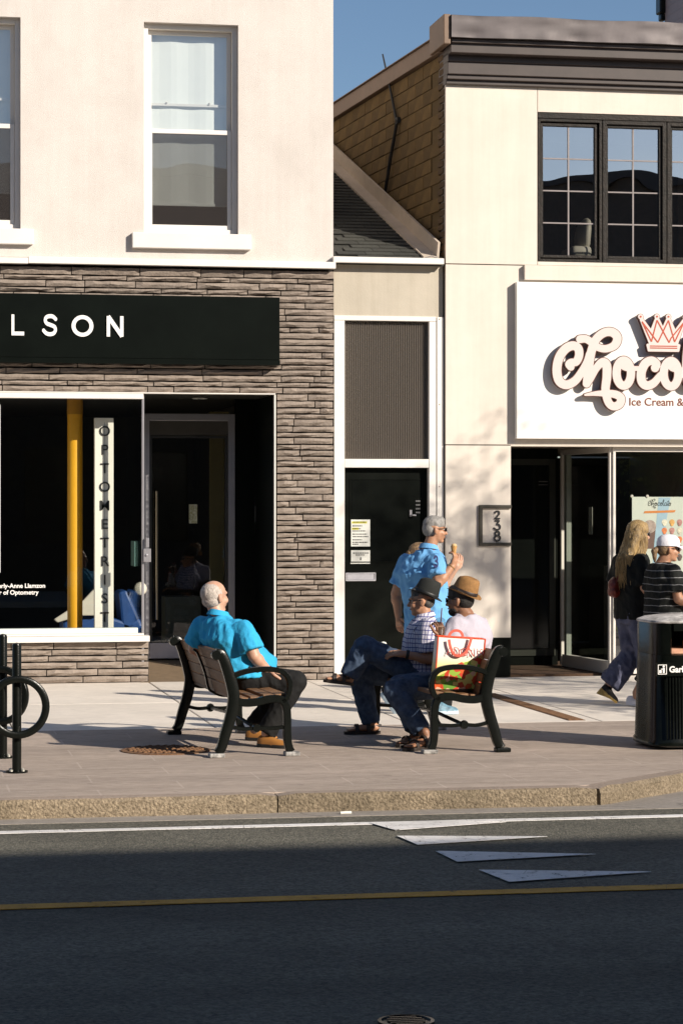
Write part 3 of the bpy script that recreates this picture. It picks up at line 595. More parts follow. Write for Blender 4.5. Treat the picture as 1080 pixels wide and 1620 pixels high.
# fascia sign with pale letters
sg = thing('fascia_sign', 'long black fascia sign with pale capital letters on the stone shopfront', 'sign', (SG[1], -.02, SG[2]))
mb = MB(); mb.box(SG[0] - .6, SG[1], -.13, .02, SG[2], SG[3]); o = mb.build('sign_box', BLACK, sg, bevel=.004)
mb = MB(); mb.box(SG[0] - .6, SG[1] + .003, -.134, .02, SG[2] - .055, SG[2] - .002); mb.build('sign_shadow_strip', BLACK, sg)  # black strip modelled in place of the shadow below the sign box
px = 25.0 / F; yb_ = -.13
def letters(glyph, u0, v0, u1, v1):                      # glyph drawn in a box 0..100 wide, 0..100 tall (down)
    X0, X1 = XX(u0, yb_), XX(u1, yb_); Z1, Z0 = ZZ(u0, v0, yb_), ZZ(u0, v1, yb_)
    flat_obj('letter', trace(*glyph, res=1.2), X0, yb_ - .012, Z1, (X1 - X0) / 100, LETTER_W, sg, .012, None, (Z1 - Z0) / 100)
GL = ([], [((11, 0), (11, 100), 11), ((11, 91), (100, 91), 9)])
GO = ([(arc(50, 50, 41, 41, 0, 360, 60), 9)], [])
GN = ([], [((10, 0), (10, 100), 10), ((90, 0), (90, 100), 10), ((9, 2), (91, 98), 11)])
GS = ([(smooth_path([(84, 22), (68, 11), (48, 9), (28, 14), (21, 28), (30, 42), (52, 49), (76, 57), (83, 72), (72, 87), (48, 92), (26, 87), (11, 75)], 6), 9)], [])
letters(GL, 18.6, 497.5, 38.6, 530.5); letters(GS, 66.5, 497, 92.5, 531.5); letters(GO, 113.5, 498.5, 148, 532.5); letters(GN, 169, 500, 195.5, 532.5)
# ------------------------------------------------------------------ narrow link building between the two shops
MX0, MX1 = XP1 + .004, XX(703.5)
ml = thing('link_building', 'narrow beige infill with white framed black door and shingle roof between the shops', 'building', (MX0, .1, 0))
zE = ZZ(610, 411)
mb = MB(); mb.box(MX0, MX1 - .006, .07, .25, ZZ(615, 501), zE - .02); mb.build('fascia_panel', BEIGE, ml)
mb = MB(); mb.box(XX(527, -.07), XX(702, -.07), -.075, .16, ZZ(610, 416.5, -.07), ZZ(610, 407, -.07)); mb.build('gutter', WHITE, ml, bevel=.006)
mb = MB(); q = lambda u, v: onY(u, v, -.06); mb.tube([q(664, 414), q(672, 408), q(682, 405), q(690, 408), q(697, 415)], .005, 6); mb.tube([q(670, 411), q(680, 413), q(688, 409), q(692, 406)], .004, 6); mb.build('loose_wire', ALU, ml)
fy = .045
zT = ZZ(615, 500, fy); zR = ZZ(615, 733, fy)
mb = MB(); mb.box(MX0, XX(545, fy), fy, .2, 0.01, zT - .052); mb.box(XX(678.5, fy), XX(689.5, fy), fy, .2, .01, zT - .052); mb.box(MX0, XX(689.5, fy), fy - .002, .2, zT - .05, zT)
mb.box(XX(545.3, fy), XX(678.2, fy), fy + .004, .2, zR - .045, zR + .045); mb.build('door_frame', WHITE, ml, bevel=.004)
mb = MB(); mb.box(XX(690.6, fy), MX1 - .004, fy - .008, .2, .01, zT - .004); mb.build('side_post', WHITE, ml, bevel=.004)
mb = MB()
for v_ in (505, 640, 770, 900): mb.lathe([(.006, 0), (.005, .003), (.0008, .004)], (XX(694.5, fy), fy - .008, ZZ(694, v_, fy)), 8, ax=(0, -1, 0))
mb.build('screws', RUST, ml)
# ribbed transom light
x0, x1, z0, z1 = XX(545.6, .1), XX(677.8, .1), zR + .05, zT - .056; n = 46; mb = MB()
V = []; fs = []
for i in range(n * 4 + 1):
    x = x0 + (x1 - x0) * i / (n * 4); y = .12 - .016 * abs(math.sin(math.pi * i / 4)); V += [(x, y, z0), (x, y, z1), (x, .126, z0), (x, .126, z1)]
for i in range(n * 4):
    a_ = i * 4; b_ = a_ + 4; fs += [(a_, b_, b_ + 1, a_ + 1), (a_ + 3, b_ + 3, b_ + 2, a_ + 2)]
mb.add(V, fs); mb.build('ribbed_pane', RIBBED, ml, fix=False)
mb = MB(); mb.box(x0, x1, .13, .22, z0, z0 + .078); mb.build('transom_sill', mat('tan_sill', (.34, .29, .22), .8), ml)
mb = MB(); mb.wall(MX0 + .02, MX1 - .02, 0, zE, 1.9, 2.0, []); mb.box(MX0 + .02, MX0 + .1, .26, 1.9, 0, zE); mb.box(MX1 - .1, MX1 - .02, .26, 1.9, 0, zE); mb.box(MX0 + .101, MX1 - .101, .26, 1.9, zE - .3, zE - .2); mb.build('hall_walls', mat('hall_paint', (.10, .09, .075), .8), ml)
mb = MB(); mb.box(MX0 + .101, MX1 - .101, .0, 1.9, -.05, .06); mb.build('door_step', CONC, ml)
# black door
dy = .14; dd = MB().box(XX(546, dy), XX(677, dy), dy, dy + .05, .065, zR - .047).build('door', DARKWOOD, ml, bevel=.004)
mb = MB(); rect_frame(mb, XX(553, dy), XX(668, dy), ZZ(610, 890, dy), ZZ(610, 757, dy), .012, dy - .008, dy - .001); mb.build('glazing_bead', DARKWOOD, dd)
MB().box(XX(556, dy), XX(665, dy), dy - .0035, dy - .001, ZZ(610, 888, dy), ZZ(610, 760, dy)).build('pane', mat('dark_tinted_glass', (.006, .007, .006), .08, spec=.4), dd)
mb = MB(); rect_frame(mb, XX(546.5, dy), XX(594, dy), ZZ(570, 919, dy), ZZ(570, 906, dy), .012, dy - .012, dy - .001); mb.box(XX(549, dy), XX(591.5, dy), dy - .007, dy - .001, ZZ(570, 917, dy), ZZ(570, 908, dy)); mb.build('letter_slot', mat('satin_steel', (.60, .59, .62), .4, .4), dd, bevel=.002)
mb = MB(); x_, z_ = XX(649, dy), ZZ(649, 812, dy); mb.box(x_ - .012, x_ + .012, dy - .02, dy, z_ - .035, z_ + .035); mb.tube([(x_, dy - .02, z_ - .02), (x_ + .02, dy - .045, z_ - .02), (x_ + .05, dy - .045, z_ - .022)], .008, 8); mb.build('handle', ALU, dd)
mb = MB()
for k in range(4): mb.box(XX(657, dy), XX(664, dy), dy - .006, dy - .001, ZZ(660, 812 - k * 6, dy), ZZ(660, 809.5 - k * 6, dy))
mb.build('vent_slots', mat('grey_slots', (.10, .10, .10), .6), dd)
def notice(u0, u1, v0, v1, label, lines, hl):
    t = thing('door_notice', label, 'notice', (XX(u0, dy), dy, ZZ(u0, v1, dy)))
    MB().box(XX(u0, dy), XX(u1, dy), dy - .0075, dy - .0045, ZZ(u0, v1, dy), ZZ(u0, v0, dy)).build('sheet', PAPER, t)
    mb = MB(); r2 = random.Random(u0 + v0)
    for v_, a_, b_ in lines:
        u = a_
        while u < b_:
            w = r2.uniform(1.2, 3.6); mb.box(XX(u, dy), XX(min(u + w, b_), dy), dy - .0088, dy - .0077, ZZ(u0, v_ + .75, dy), ZZ(u0, v_ - .75, dy)); u += w + .7
    tag(mb.build('printed_lines', INK, t), kind='stuff')
    if hl:
        mb = MB()
        for v_, a_, b_ in hl: mb.box(XX(a_, dy), XX(b_, dy), dy - .0083, dy - .0076, ZZ(u0, v_ + 1.7, dy), ZZ(u0, v_ - 1.7, dy))
        mb.build('highlighter', mat('yellow_marker', (.62, .58, .08), .8, var=.1), t)
notice(554, 585, 822, 864.5, 'white printed notice with yellow highlighted lines taped on the black door', [(826, 558, 579), (832, 557, 573), (836.5, 557, 570), (840, 557, 578), (845, 557, 580), (849, 557, 582), (854, 557, 572), (858, 557, 581), (861, 557, 566)], [(826.5, 556, 580), (836.5, 556, 567)])
notice(554, 585, 870.5, 892, 'small white notice with an arrow below the printed notice on the black door', [(875, 558, 583), (878, 562, 576)], None)
mb = MB(); p = onY(570, 884, dy); mb.prism([(p.x - .012, p.z), (p.x + .012, p.z), (p.x, p.z - .018)], dy - .0095, dy - .0078); mb.box(p.x - .004, p.x + .004, dy - .0095, dy - .0078, p.z, p.z + .018); mb.build('arrow_print', INK, bpy.data.objects['door_notice.001'])
# side wall of the ice cream building seen over the link: blocks, corner bricks, coping
WV = Vector((math.sin(R(-3.9)), math.cos(R(-3.9)), 0)); WN = Vector((-WV.y, WV.x, 0))           # along the wall, and out of it
W0 = Vector((XX(704.2), .09, 0)); zC = ZZ(703, 80)
RX0 = XX(704.5); RX1 = XX(1290)
br = thing('ice_cream_building', 'warm white rendered building with dark cornice and black framed windows upstairs', 'building', (RX0, .1, 0))
mb = MB(); L = 9.0
mb.obox(W0 + WV * (L / 2 + .02) - WN * .115 + UP * ((zC) / 2), WV * L / 2, WN * .1, UP * (zC / 2 - .005)); sidew = mb.build('block_wall', mat('block_joint_mortar', (.11, .07, .025), .95), br)
h = .148; z = zC - .012 - h; k = 0; off = OFF[sidew.name]
bm_ = MB(); bm_.obox((0, 0, 0), WV * .294, WN * .012, UP * (h / 2 - .004)); bmesh_block = bm_.mesh('block', bevel=.004); bmesh_block.materials.append(BLOCK)
bm_ = MB(); bm_.obox((0, 0, 0), WV * .094, WN * .013, UP * .027); bmesh_brick = bm_.mesh('brick', bevel=.003); bmesh_brick.materials.append(BRICKM)
while z > 4.15:
    t_ = .22 + (.2 if k % 2 else 0)
    s0_ = .16 + (.3 if k % 2 else 0.0)
    while s0_ < 6.2:
        o = link_mesh('block', bmesh_block, BLOCK, sidew); o.location = W0 + WV * (s0_ + .3) - WN * (.013 + rnd.uniform(0, .004)) + UP * (z + h / 2) - off
        s0_ += .6
    for j in range(2):
        o = link_mesh('brick', bmesh_brick, BRICKM, sidew); o.location = W0 + WV * (.05 + (.05 if (j + k) % 2 else 0)) - WN * (.006 + rnd.uniform(0, .003)) + UP * (z + .037 + j * .074) - off
    z -= h; k += 1
mb = MB(); mb.obox(W0 + WV * (L / 2) - WN * .10 + UP * (zC + .085), WV * L / 2, WN * .15, UP * .085); mb.obox(W0 + WV * (L / 2) - WN * .09 + UP * (zC + .178), WV * L / 2, WN * .165, UP * .006); mb.build('side_coping', COPING, br, bevel=.005)
# shingle roof of the link
tr = math.tan(R(20.5)); ze = zE + .0; roofv = Vector((0, 1, tr)).normalized(); roofn = Vector((0, -tr, 1)).normalized()
mb = MB(); mb.add([(MX0 - .02, -.02, ze), (MX1 - .02, -.02, ze), (MX1 - .02, 6.5, ze + 6.52 * tr), (MX0 - .02, 6.5, ze + 6.52 * tr), (MX0 - .02, -.02, ze - .06), (MX1 - .02, -.02, ze - .06), (MX1 - .02, 6.5, ze + 6.52 * tr - .06), (MX0 - .02, 6.5, ze + 6.52 * tr - .06)], [(0, 1, 2, 3), (7, 6, 5, 4), (0, 4, 5, 1), (1, 5, 6, 2), (2, 6, 7, 3), (3, 7, 4, 0)]); roof = mb.build('roof', SHING, ml)
sm = MB(); sm.obox((0, 0, 0), (.147, 0, 0), roofv * .082 + roofn * -.006, roofn * .0045); sme = sm.mesh('shingle'); sme.materials.append(SHING)
for i in range(42):
    for j in range(-1, 5):
        x = MX0 + .1 + j * .3 + (i % 3) * .1
        if not MX0 + .1 < x < MX1 - .14: continue
        o = link_mesh('shingle', sme, SHING, roof); o.location = Vector((x, -.02, ze)) + roofv * (.06 + i * .145) + roofn * (.010 + rnd.uniform(0, .002)) - OFF[roof.name]
mb = MB(); a = Vector((MX1 - .03, .02, ze)); b = a + Vector((WV.x * 6, WV.y * 6, 6 * tr)); dr = (b - a).normalized(); up2 = Vector((0, -tr, 1)).normalized(); sd = dr.cross(up2)
mb.obox((a + b) / 2 + up2 * .10 - sd * .045, dr * (b - a).length / 2, sd * .012, up2 * .10); mb.obox((a + b) / 2 + up2 * .03 - sd * .13, dr * (b - a).length / 2, sd * .072, up2 * .02); mb.build('rake_flashing', mat('pale_tan_flashing', (.55, .46, .37), .6, var=.08, dirt=.12), roof)
# bent metal rod fixed to the block wall
def on_side(u, v):                                        # pixel onto the side wall's plane
    d = ray(u, v); n = WN; s = (W0 + WN * .03 - CAM).dot(n) / d.dot(n); return CAM + d * s
r1, r2_, r3 = on_side(606, 322), on_side(628, 190), on_side(605, 86)
t = thing('bent_rod', 'thin dark bent metal rod rising from the block wall over the shingle roof', 'rod', r1)
mb = MB(); mb.tube([r1, r1.lerp(r2_, .5) + Vector((.0, 0, .03)), r2_], .020, 8); mb.build('lower_rod', INK, t)
mb = MB(); mb.tube([r2_ - UP * .05, r2_.lerp(r3, .5), r3], [.018, .014, .009], 8); mb.build('whip', INK, t)
mb = MB(); mb.obox(r2_ - WN * .02, WV * .03, WN * .03, UP * .03); mb.build('bracket', INK, t)

# ------------------------------------------------------------------ ice cream building front
mb = MB(); OPX = XX(807.5); OPZ = ZZ(860, 706)
wx0, wx1, wz0, wz1 = XX(850), XX(1156), ZZ(950, 415.5), ZZ(950, 180)
zTop = ZZ(800, 131)
mb.wall(RX0 + .004, RX1, .02, zTop + .5, .045, .25, [(wx0, wx1, wz0, wz1), (OPX, XX(1262), -1, OPZ + .01)]); mb.build('wall_core', mat('joint_grey', (.22, .19, .16), .9), br)
def panel(u0, u1, v0, v1, uc=None, hole=None):
    uc = uc or (u0 + u1) / 2
    x0, x1 = XX(u0), XX(u1); z0, z1 = ZZ(uc, v1), ZZ(uc, v0)
    return x0, x1, z0, z1
def put_panel(x0, x1, z0, z1, y=0.0):
    mb = MB(); mb.box(x0, x1, y, .043, z0, z1); mb.build('render_panel', STUCCO2, br, bevel=.003)
jz1, jz2 = ZZ(770, 418.5), ZZ(760, 704)
g = .005
put_panel(RX0, wx0 - g, jz1 + g, zTop); put_panel(wx0 + 0, RX1, wz1, zTop, .001); put_panel(wx1, RX1, jz1 + g, wz1 - 2 * g)
put_panel(wx0, wx1, jz1 + g, wz0 - .001)
put_panel(RX0, RX1, jz2 + g, jz1 - g); put_panel(RX0, OPX, ZZ(760, 1009), jz2 - g); put_panel(XX(1262), RX1, ZZ(760, 1009), jz2 - g)
mb = MB(); mb.box(OPX + .001, XX(1262) - .001, .006, .3, OPZ, jz2 + g - .002); mb.build('opening_head', STUCCO2, br)
MB().box(RX0 + .002, OPX - .001, .012, .043, .004, ZZ(760, 1009) - .004).build('plinth', BLACK, br); MB().box(XX(1262), RX1, .012, .043, .004, ZZ(760, 1009) - .004).build('plinth', BLACK, br)
mb = MB(); mb.box(XX(829.5, -.06), RX1, -.06, -.002, ZZ(850, 443, -.06), ZZ(850, 419.5, -.06)); mb.build('window_ledge', STUCCO2, br, bevel=.004)
# cornice in stepped mouldings, with the crumpled flashing over it
cz = lambda v, y: ZZ(720, v, y)
mb = MB()
for v0, v1, y in ((60, 67, -.30), (67, 83, -.26), (83, 97, -.14), (97, 117, -.12), (117, 125, -.09), (125, 133, -.05)):
    mb.box(RX0 - .006, RX1, y, .3, cz(v1, y) + .001, cz(v0, y) - .001)
mb.build('cornice', CORN, br, bevel=.006)
fl = MB(); n = 90; x0 = XX(714, -.36); rings = []; r3_ = random.Random(8)
zt_, zb3 = cz(22.5, -.36), cz(58, -.36); ph = [r3_.uniform(0, 6) for _ in range(4)]
for i in range(n + 1):
    x = x0 + (RX1 - x0) * i / n; w = .007 * math.sin(x * 5 + ph[0]) + .004 * math.sin(x * 11.3 + ph[1]) + .002 * math.sin(x * 29 + ph[2]); zj = .006 * math.sin(x * 5 + ph[3])
    rings.append([(x, .30, zb3 + .02), (x, -.345, zb3 + zj * .3), (x, -.362 + w * .7, zb3 + zj * .4), (x, -.360 + w, zb3 + .07), (x, -.360 - w * .8, (zt_ + zb3) / 2), (x, -.360 + w * .7, zt_ - .06), (x, -.362 + w * .4, zt_ - .004 + zj), (x, -.35, zt_ + zj), (x, .30, zt_ + .03)])
fl.loft(rings); fl.build('flashing', FLASH, br, smooth=R(48))
mb = MB(); mb.box(XX(697, -.2), x0 - .003, -.33, .35, zb3 - .07, zt_ + .008); mb.build('corner_cap', COPING, br, bevel=.01)
mb = MB(); mb.obox((RX0 + (RX1 - RX0) / 2 + .1, 4.5, zTop + .2), ((RX1 - RX0) / 2 - .2, 0, 0), (0, 4.1, 0), (0, 0, .05)); mb.build('flat_roof', DARK, br)
mb = MB(); mb.box(RX1 - .2, RX1 - .002, .3, 9, .02, zTop + .3); mb.build('far_wall', STUCCO2, br)
# casement windows upstairs
FRM = mat('peeling_black_paint', (.008, .0075, .006), .55, var=.4, vs=18, bump=.3, bs=60, c2=(.026, .019, .014), spec=.25); MUN = mat('grey_muntin', (.22, .19, .185), .5)
mb = MB(); mb.box(wx0 + .002, wx1 - .002, .01, .11, wz1 - .062, wz1 - .004); mb.build('window_head', FRM, br, bevel=.004)
cw = (wx1 - wx0 - .004) / 3
for k in range(3):
    a_, b_ = wx0 + .002 + k * cw + .003, wx0 + .002 + (k + 1) * cw - .003
    w = rect_frame(MB(), a_, b_, wz0 + .003, wz1 - .065, .042 if k else .03, .02, .12).build('window', FRM, br, bevel=.005)
    mb = MB(); rect_frame(mb, a_ + .036, b_ - .046, wz0 + .048, wz1 - .11, .028, .045, .10); mb.build('casement', FRM, w, bevel=.004)
    ia, ib, iz0, iz1 = a_ + .064, b_ - .074, wz0 + .076, wz1 - .138
    o = MB().pane(ia - .01, ib + .01, .073, iz0 - .01, iz1 + .01).build('pane', G_CASE, w)
    mb = MB(); mb.box((ia + ib) / 2 - .008, (ia + ib) / 2 + .008, .062, .069, iz0, iz1)
    for j in range(1, 4):
        zz = iz0 + (iz1 - iz0) * j / 4
        mb.box(ia, (ia + ib) / 2 - .0085, .063, .069, zz - .007, zz + .007); mb.box((ia + ib) / 2 + .0085, ib, .063, .069, zz - .007, zz + .007)
    mb.build('muntins', MUN, w)
mb = MB(); mb.box(XX(704) + .3, RX1 - .21, 4.0, 4.05, 3.9, zTop); mb.box(XX(704) + .3, RX1 - .21, .3, 4.0, wz0 - .75, wz0 - .65); mb.build('upper_room', mat('upper_room_paint', (.07, .065, .055), .8), br)
# office chair behind the pane
yo = .75; oc = thing('office_chair', 'cream padded office chair behind the black framed upstairs window', 'chair', (XX(915, yo), yo, wz0 - .65))
CREAM = mat('cream_leather', (.72, .68, .58), .5, var=.05)
pc = lambda u, v, y=yo: onY(u, v, y)
mb = MB(); rings = []
for v_, hw, dx in ((395, 8, -1), (388, 10, -1), (372, 10.5, 0), (358, 9, 2), (350, 6, 4), (346, 2.5, 5)):
    p = pc(921 + dx, v_); hwm = hw * .0066; rings.append([p + Vector((hwm * 1.0 * math.cos(t_), .22 * min(1, hw / 9) * math.sin(t_), 0)) for t_ in np.linspace(0, 2 * math.pi, 16, endpoint=False)])
mb.loft(rings); mb.build('backrest', CREAM, oc, smooth=True)
p = pc(912, 401); mb = MB(); mb.box(p.x - .12, p.x + .10, yo - .25, yo + .25, p.z - .06, p.z + .06); mb.build('seat', CREAM, oc, bevel=.04, smooth=True)
mb = MB(); mb.lathe([(.03, wz0 - .62), (.03, p.z - .05)], (p.x, yo, 0), 12)
for k in range(5): a_ = k * 2 * math.pi / 5; mb.tube([(p.x, yo, wz0 - .6), (p.x + .28 * math.cos(a_), yo + .28 * math.sin(a_), wz0 - .635)], .016, 8)
mb.build('base', BLACKM, oc)
# number plate
yp = -.03; t = thing('number_plaque', 'black framed house number plaque 238 fixed beside the shop entrance', 'sign', (XX(757, yp), yp, ZZ(757, 864, yp)))
mb = MB(); a_, b_, c_, d_ = XX(757.5, yp), XX(809, yp), ZZ(780, 863.5, yp), ZZ(780, 799, yp)
mb.box(a_, a_ + .037, yp, -.001, c_, d_); mb.box(a_ + .037, b_, yp, -.001, c_, c_ + .034); mb.box(a_ + .037, b_, yp, -.001, d_ - .034, d_); mb.build('frame', mat('bronze_black', (.035, .03, .02), .5, var=.3, vs=10), t, bevel=.003)
two = [(smooth_path([(20, 28), (24, 13), (44, 4), (66, 8), (76, 26), (68, 46), (44, 72)], 6), 8)], [((45, 70), (14, 96), 8), ((14, 93), (86, 93), 7.5)]
three = [(smooth_path([(48, 42), (70, 46), (86, 64), (80, 86), (56, 97), (30, 94), (8, 80)], 6), 8.5)], [((20, 6), (78, 6), 7.5), ((74, 6), (40, 45), 8)]
eight = [(arc(50, 25, 28, 21, 0, 360, 40), 8), (arc(50, 71, 37, 26, 0, 360, 40), 8.5)], []
for gl_, v0, v1 in ((two, 808, 821.3), (three, 823, 838.5), (eight, 840, 856)):
    Xa, Xb = XX(780.3, -.012), XX(792.5, -.012); Za, Zb = ZZ(786, v0, -.012), ZZ(786, v1, -.012)
    flat_obj('numeral', trace(*gl_, res=1.5), Xa, -.014, Za, (Xb - Xa) / 100, INK, t, .012, None, (Za - Zb) / 100)
# ------------------------------------------------------------------ shop sign with raised script lettering
ysn = -.095; sc_ = thing('ice_cream_sign', 'big white box sign with raised script lettering and a crown above the ice cream shop', 'sign', (XX(817, ysn), ysn, ZZ(817, 694, ysn)))
sx0, sz0, sz1 = XX(817, ysn), ZZ(950, 694.5, ysn), ZZ(950, 448, ysn)
mb = MB(); mb.box(sx0, RX1 - .1, ysn, -.003, sz0, sz1); mb.build('sign_box', mat('white_sign_face', (.80, .775, .735), .55, var=.01), sc_, bevel=.004)
yl = ysn - .088
KX = (XX(1060, ysn) - XX(860, ysn)) / 200 / 3.857; KZ = (ZZ(950, 500, ysn) - ZZ(950, 600, ysn)) / 100 / 3.857
OX, OZ = XX(1000, yl) - 200 * 3.857 * KX, ZZ(950, 600, yl) + 180 * 3.857 * KZ            # crop coordinates -> sign
FACEM = mat('blush_letter_face', (.62, .53, .50), .5, var=.015); SIDEM = mat('brown_letter_return', (.085, .022, .010), .45, var=.1)
SP = smooth_path
script = [
    (SP([(396, 622), (384, 606), (398, 594), (428, 590), (446, 550), (440, 508), (408, 492), (364, 512), (326, 566), (312, 640), (326, 706), (368, 730), (420, 706), (462, 650), (492, 590), (505, 540)], 7), [22, 22, 24, 26, 27, 27, 27, 26, 22, 17]),
    (SP([(452, 452), (486, 450), (520, 470), (560, 500), (610, 508), (662, 486), (678, 440), (648, 408), (600, 410), (552, 448), (522, 520), (508, 600), (496, 690), (492, 722)], 7), [24, 23, 22, 22, 23, 26, 27, 26, 25, 26, 26, 25, 24]),
    (SP([(494, 720), (516, 690), (548, 630), (584, 592), (612, 606), (614, 680), (606, 760), (622, 830), (652, 858), (690, 846), (700, 808), (668, 786), (610, 780), (540, 782), (482, 790)], 7), [22, 20, 22, 26, 27, 26, 24, 24, 25, 25, 24, 22, 14, 6]),
    (arc(717, 655, 44, 77, 0, 360, 44), 25), (SP([(700, 600), (720, 620), (752, 628), (800, 626)], 6), [16, 18, 16, 14]),
    (SP([(908, 622), (916, 596), (886, 578), (848, 596), (824, 650), (828, 706), (858, 730), (900, 714), (938, 670), (968, 640)], 7), [25, 25, 26, 27, 27, 27, 25, 21, 17]),
    (arc(1006, 656, 45, 78, 0, 360, 44), 25), (SP([(990, 600), (1012, 622), (1046, 632), (1090, 632)], 6), [16, 18, 16, 14]),
    (SP([(1088, 634), (1128, 560), (1156, 480), (1150, 440), (1122, 446), (1104, 520), (1100, 640), (1112, 712), (1150, 724), (1186, 690)], 7), [17, 22, 24, 24, 24, 25, 26, 26, 20]),
    (SP([(1286, 600), (1250, 580), (1208, 600), (1190, 660), (1208, 722), (1250, 720), (1284, 660), (1290, 590), (1288, 680), (1306, 728), (1340, 700)], 7), [24, 25, 25, 26, 25, 22, 24, 25, 25, 18]),
    (SP([(1338, 704), (1372, 600), (1390, 480), (1376, 600), (1370, 690), (1392, 730), (1430, 690)], 7), [17, 22, 24, 26, 26, 24, 18]), (SP([(1320, 536), (1380, 532), (1440, 520)], 6), [18, 20, 16]),
    (arc(1472, 656, 45, 78, 0, 360, 44), 25), (SP([(1450, 600), (1480, 622), (1520, 628), (1560, 606)], 6), [16, 18, 16, 12])]
flat_obj('script_letters', trace([(p, np.array(w) * 1.0 if not np.isscalar(w) else w) for p, w in script], res=3.0), OX, yl, OZ, KX, FACEM, sc_, .074, SIDEM, KZ)
flat_obj('letter_trim', trace([(p, np.array(w) + 4.6 if not np.isscalar(w) else w + 4.6) for p, w in script], res=3.0), OX, yl + .004, OZ, KX, SIDEM, sc_, .03, None, KZ)
cr = [(870, 515), (862, 482), (880, 478), (822, 330), (820, 312), (884, 398), (920, 306), (956, 384), (990, 306), (1030, 398), (1094, 312), (1092, 330), (1040, 478), (1056, 482), (1050, 515)]
flat_obj('crown_trim', trace([([q, (q[0] + .1, q[1])], 19) for q in ((820, 310), (920, 308), (990, 308), (1094, 310))], polys=[([(870, 515), (862, 482), (880, 478), (822, 330), (820, 312), (884, 398), (920, 306), (956, 384), (990, 306), (1030, 398), (1094, 312), (1092, 330), (1040, 478), (1056, 482), (1050, 515)], 10)], res=2.5), OX, yl + .004, OZ, KX, SIDEM, sc_, .03, None, KZ)
flat_obj('crown', trace([([q, (q[0] + .1, q[1])], 16) for q in ((820, 310), (920, 308), (990, 308), (1094, 310))], polys=[(cr, 7)], res=2.5), OX, yl, OZ, KX, FACEM, sc_, .074, SIDEM, KZ)
RED = mat('red_crown_line', (.42, .06, .02), .6, var=.05)
cl = [((828, 340), (886, 462)), ((828, 340), (905, 440)), ((886, 462), (920, 330)), ((920, 330), (994, 466)), ((905, 440), (925, 466)), ((925, 466), (990, 330)), ((990, 330), (1028, 462)), ((1028, 462), (1086, 340)), ((1086, 340), (1005, 440)), ((1005, 440), (994, 466))]
flat_obj('crown_lines', trace([], [(a_, b_, 3.6) for a_, b_ in cl] + [((876, 488), (1044, 488), 3), ((876, 500), (1044, 500), 3)], res=1.6), OX, yl - .003, OZ, KX, RED, sc_, .002, None, KZ)
for q in ((820, 310), (920, 308), (990, 308), (1094, 310)):
    flat_obj('crown_dot', trace([([q, (q[0] + .1, q[1])], 6)], res=1.6), OX, yl - .003, OZ, KX, RED, sc_, .002, None, KZ)
text_obj('tagline', 'Ice Cream & C', .118, XX(993.5, ysn), ysn - .003, ZZ(1000, 641.5, ysn), mat('brown_vinyl', (.16, .035, .015), .6), sc_, .002, .0012)
# ------------------------------------------------------------------ recessed shopfront below the sign
TRIM = mat('shopfront_trim', (.66, .62, .56), .45, .1, var=.03)
gy = .10; gx = XX(968, gy); bp_ = onZ(890, 1055, .0); bx, by = bp_.x, min(bp_.y, 1.6)
RD = by + .15
mb = MB(); mb.box(OPX, XX(1262), .3, 6.0, OPZ + .02, OPZ + .12); mb.build('recess_ceiling', mat('recess_ceiling_paint', (.30, .25, .20), .8), br)
mb = MB(); mb.box(OPX - .3, XX(1262), .26, 6, -.02, .012); mb.build('recess_floor', mat('brown_door_mat', (.10, .055, .03), .9, var=.3, vs=30, bump=.4), br)
mb = MB(); mb.box(OPX - .10, OPX - .012, .26, RD, .015, OPZ); mb.box(OPX - .1, XX(1262), 6.0, 6.1, .015, OPZ); mb.box(XX(1262) + .003, XX(1262) + .1, .26, 6, .015, OPZ); mb.box(OPX - .1, OPX - .012, RD + .1, 6, .015, OPZ); mb.build('inner_walls', DARK, br)
sd_ = MB().box(OPX - .009, bx - .02, RD, RD + .05, .015, OPZ + .015).build('shop_door', DARKWOOD, br)
mb = MB(); rect_frame(mb, OPX + .02, bx - .05, .12, OPZ - .1, .07, RD - .02, RD - .002); mb.build('door_rails', mat('dark_olive_rail', (.022, .024, .016), .4), sd_)
MB().box(OPX + .1, bx - .13, RD - .008, RD - .002, .2, OPZ - .18).build('pane', mat('dark_tinted_glass', (.006, .007, .006), .08), sd_)
mb = MB()
for v_ in (728, 733, 762, 767): mb.box(XX(851, RD), XX(866, RD), RD - .014, RD - .009, ZZ(858, v_ + .8, RD), ZZ(858, v_ - .8, RD))
mb.build('door_slots', mat('grey_slots', (.10, .10, .10), .6), sd_)
a_ = Vector((bx, by, 0)); b_ = Vector((gx, gy, 0)); dd_ = (b_ - a_).normalized(); nn = Vector((-dd_.y, dd_.x, 0))
def post(p, w, m, name): MB().obox(p + UP * (.012 + (OPZ - .0) / 2), dd_ * w, nn * .03, UP * (OPZ / 2 - .013)).build(name, m, br, bevel=.003)
post(a_, .022, TRIM, 'window_post'); post(b_ - dd_ * .03, .024, TRIM, 'window_post'); post(a_ + dd_ * .14, .035, mat('dull_green_mullion', (.22, .24, .20), .5), 'window_post')
mb = MB(); mb.obox((a_ + b_) / 2 + UP * .08, dd_ * ((b_ - a_).length / 2 - .055), nn * .035, UP * .066); mb.obox((a_ + b_) / 2 + UP * (OPZ - .03), dd_ * ((b_ - a_).length / 2 - .055), nn * .035, UP * .03); mb.build('side_rails', TRIM, br, bevel=.003)
mb = MB(); mb.obox((a_ + b_) / 2 + UP * (OPZ / 2 + .045), dd_ * ((b_ - a_).length / 2 - .05), nn * .004, UP * (OPZ / 2 - .11)); spane = mb.build('side_pane', G_SHOP, br)
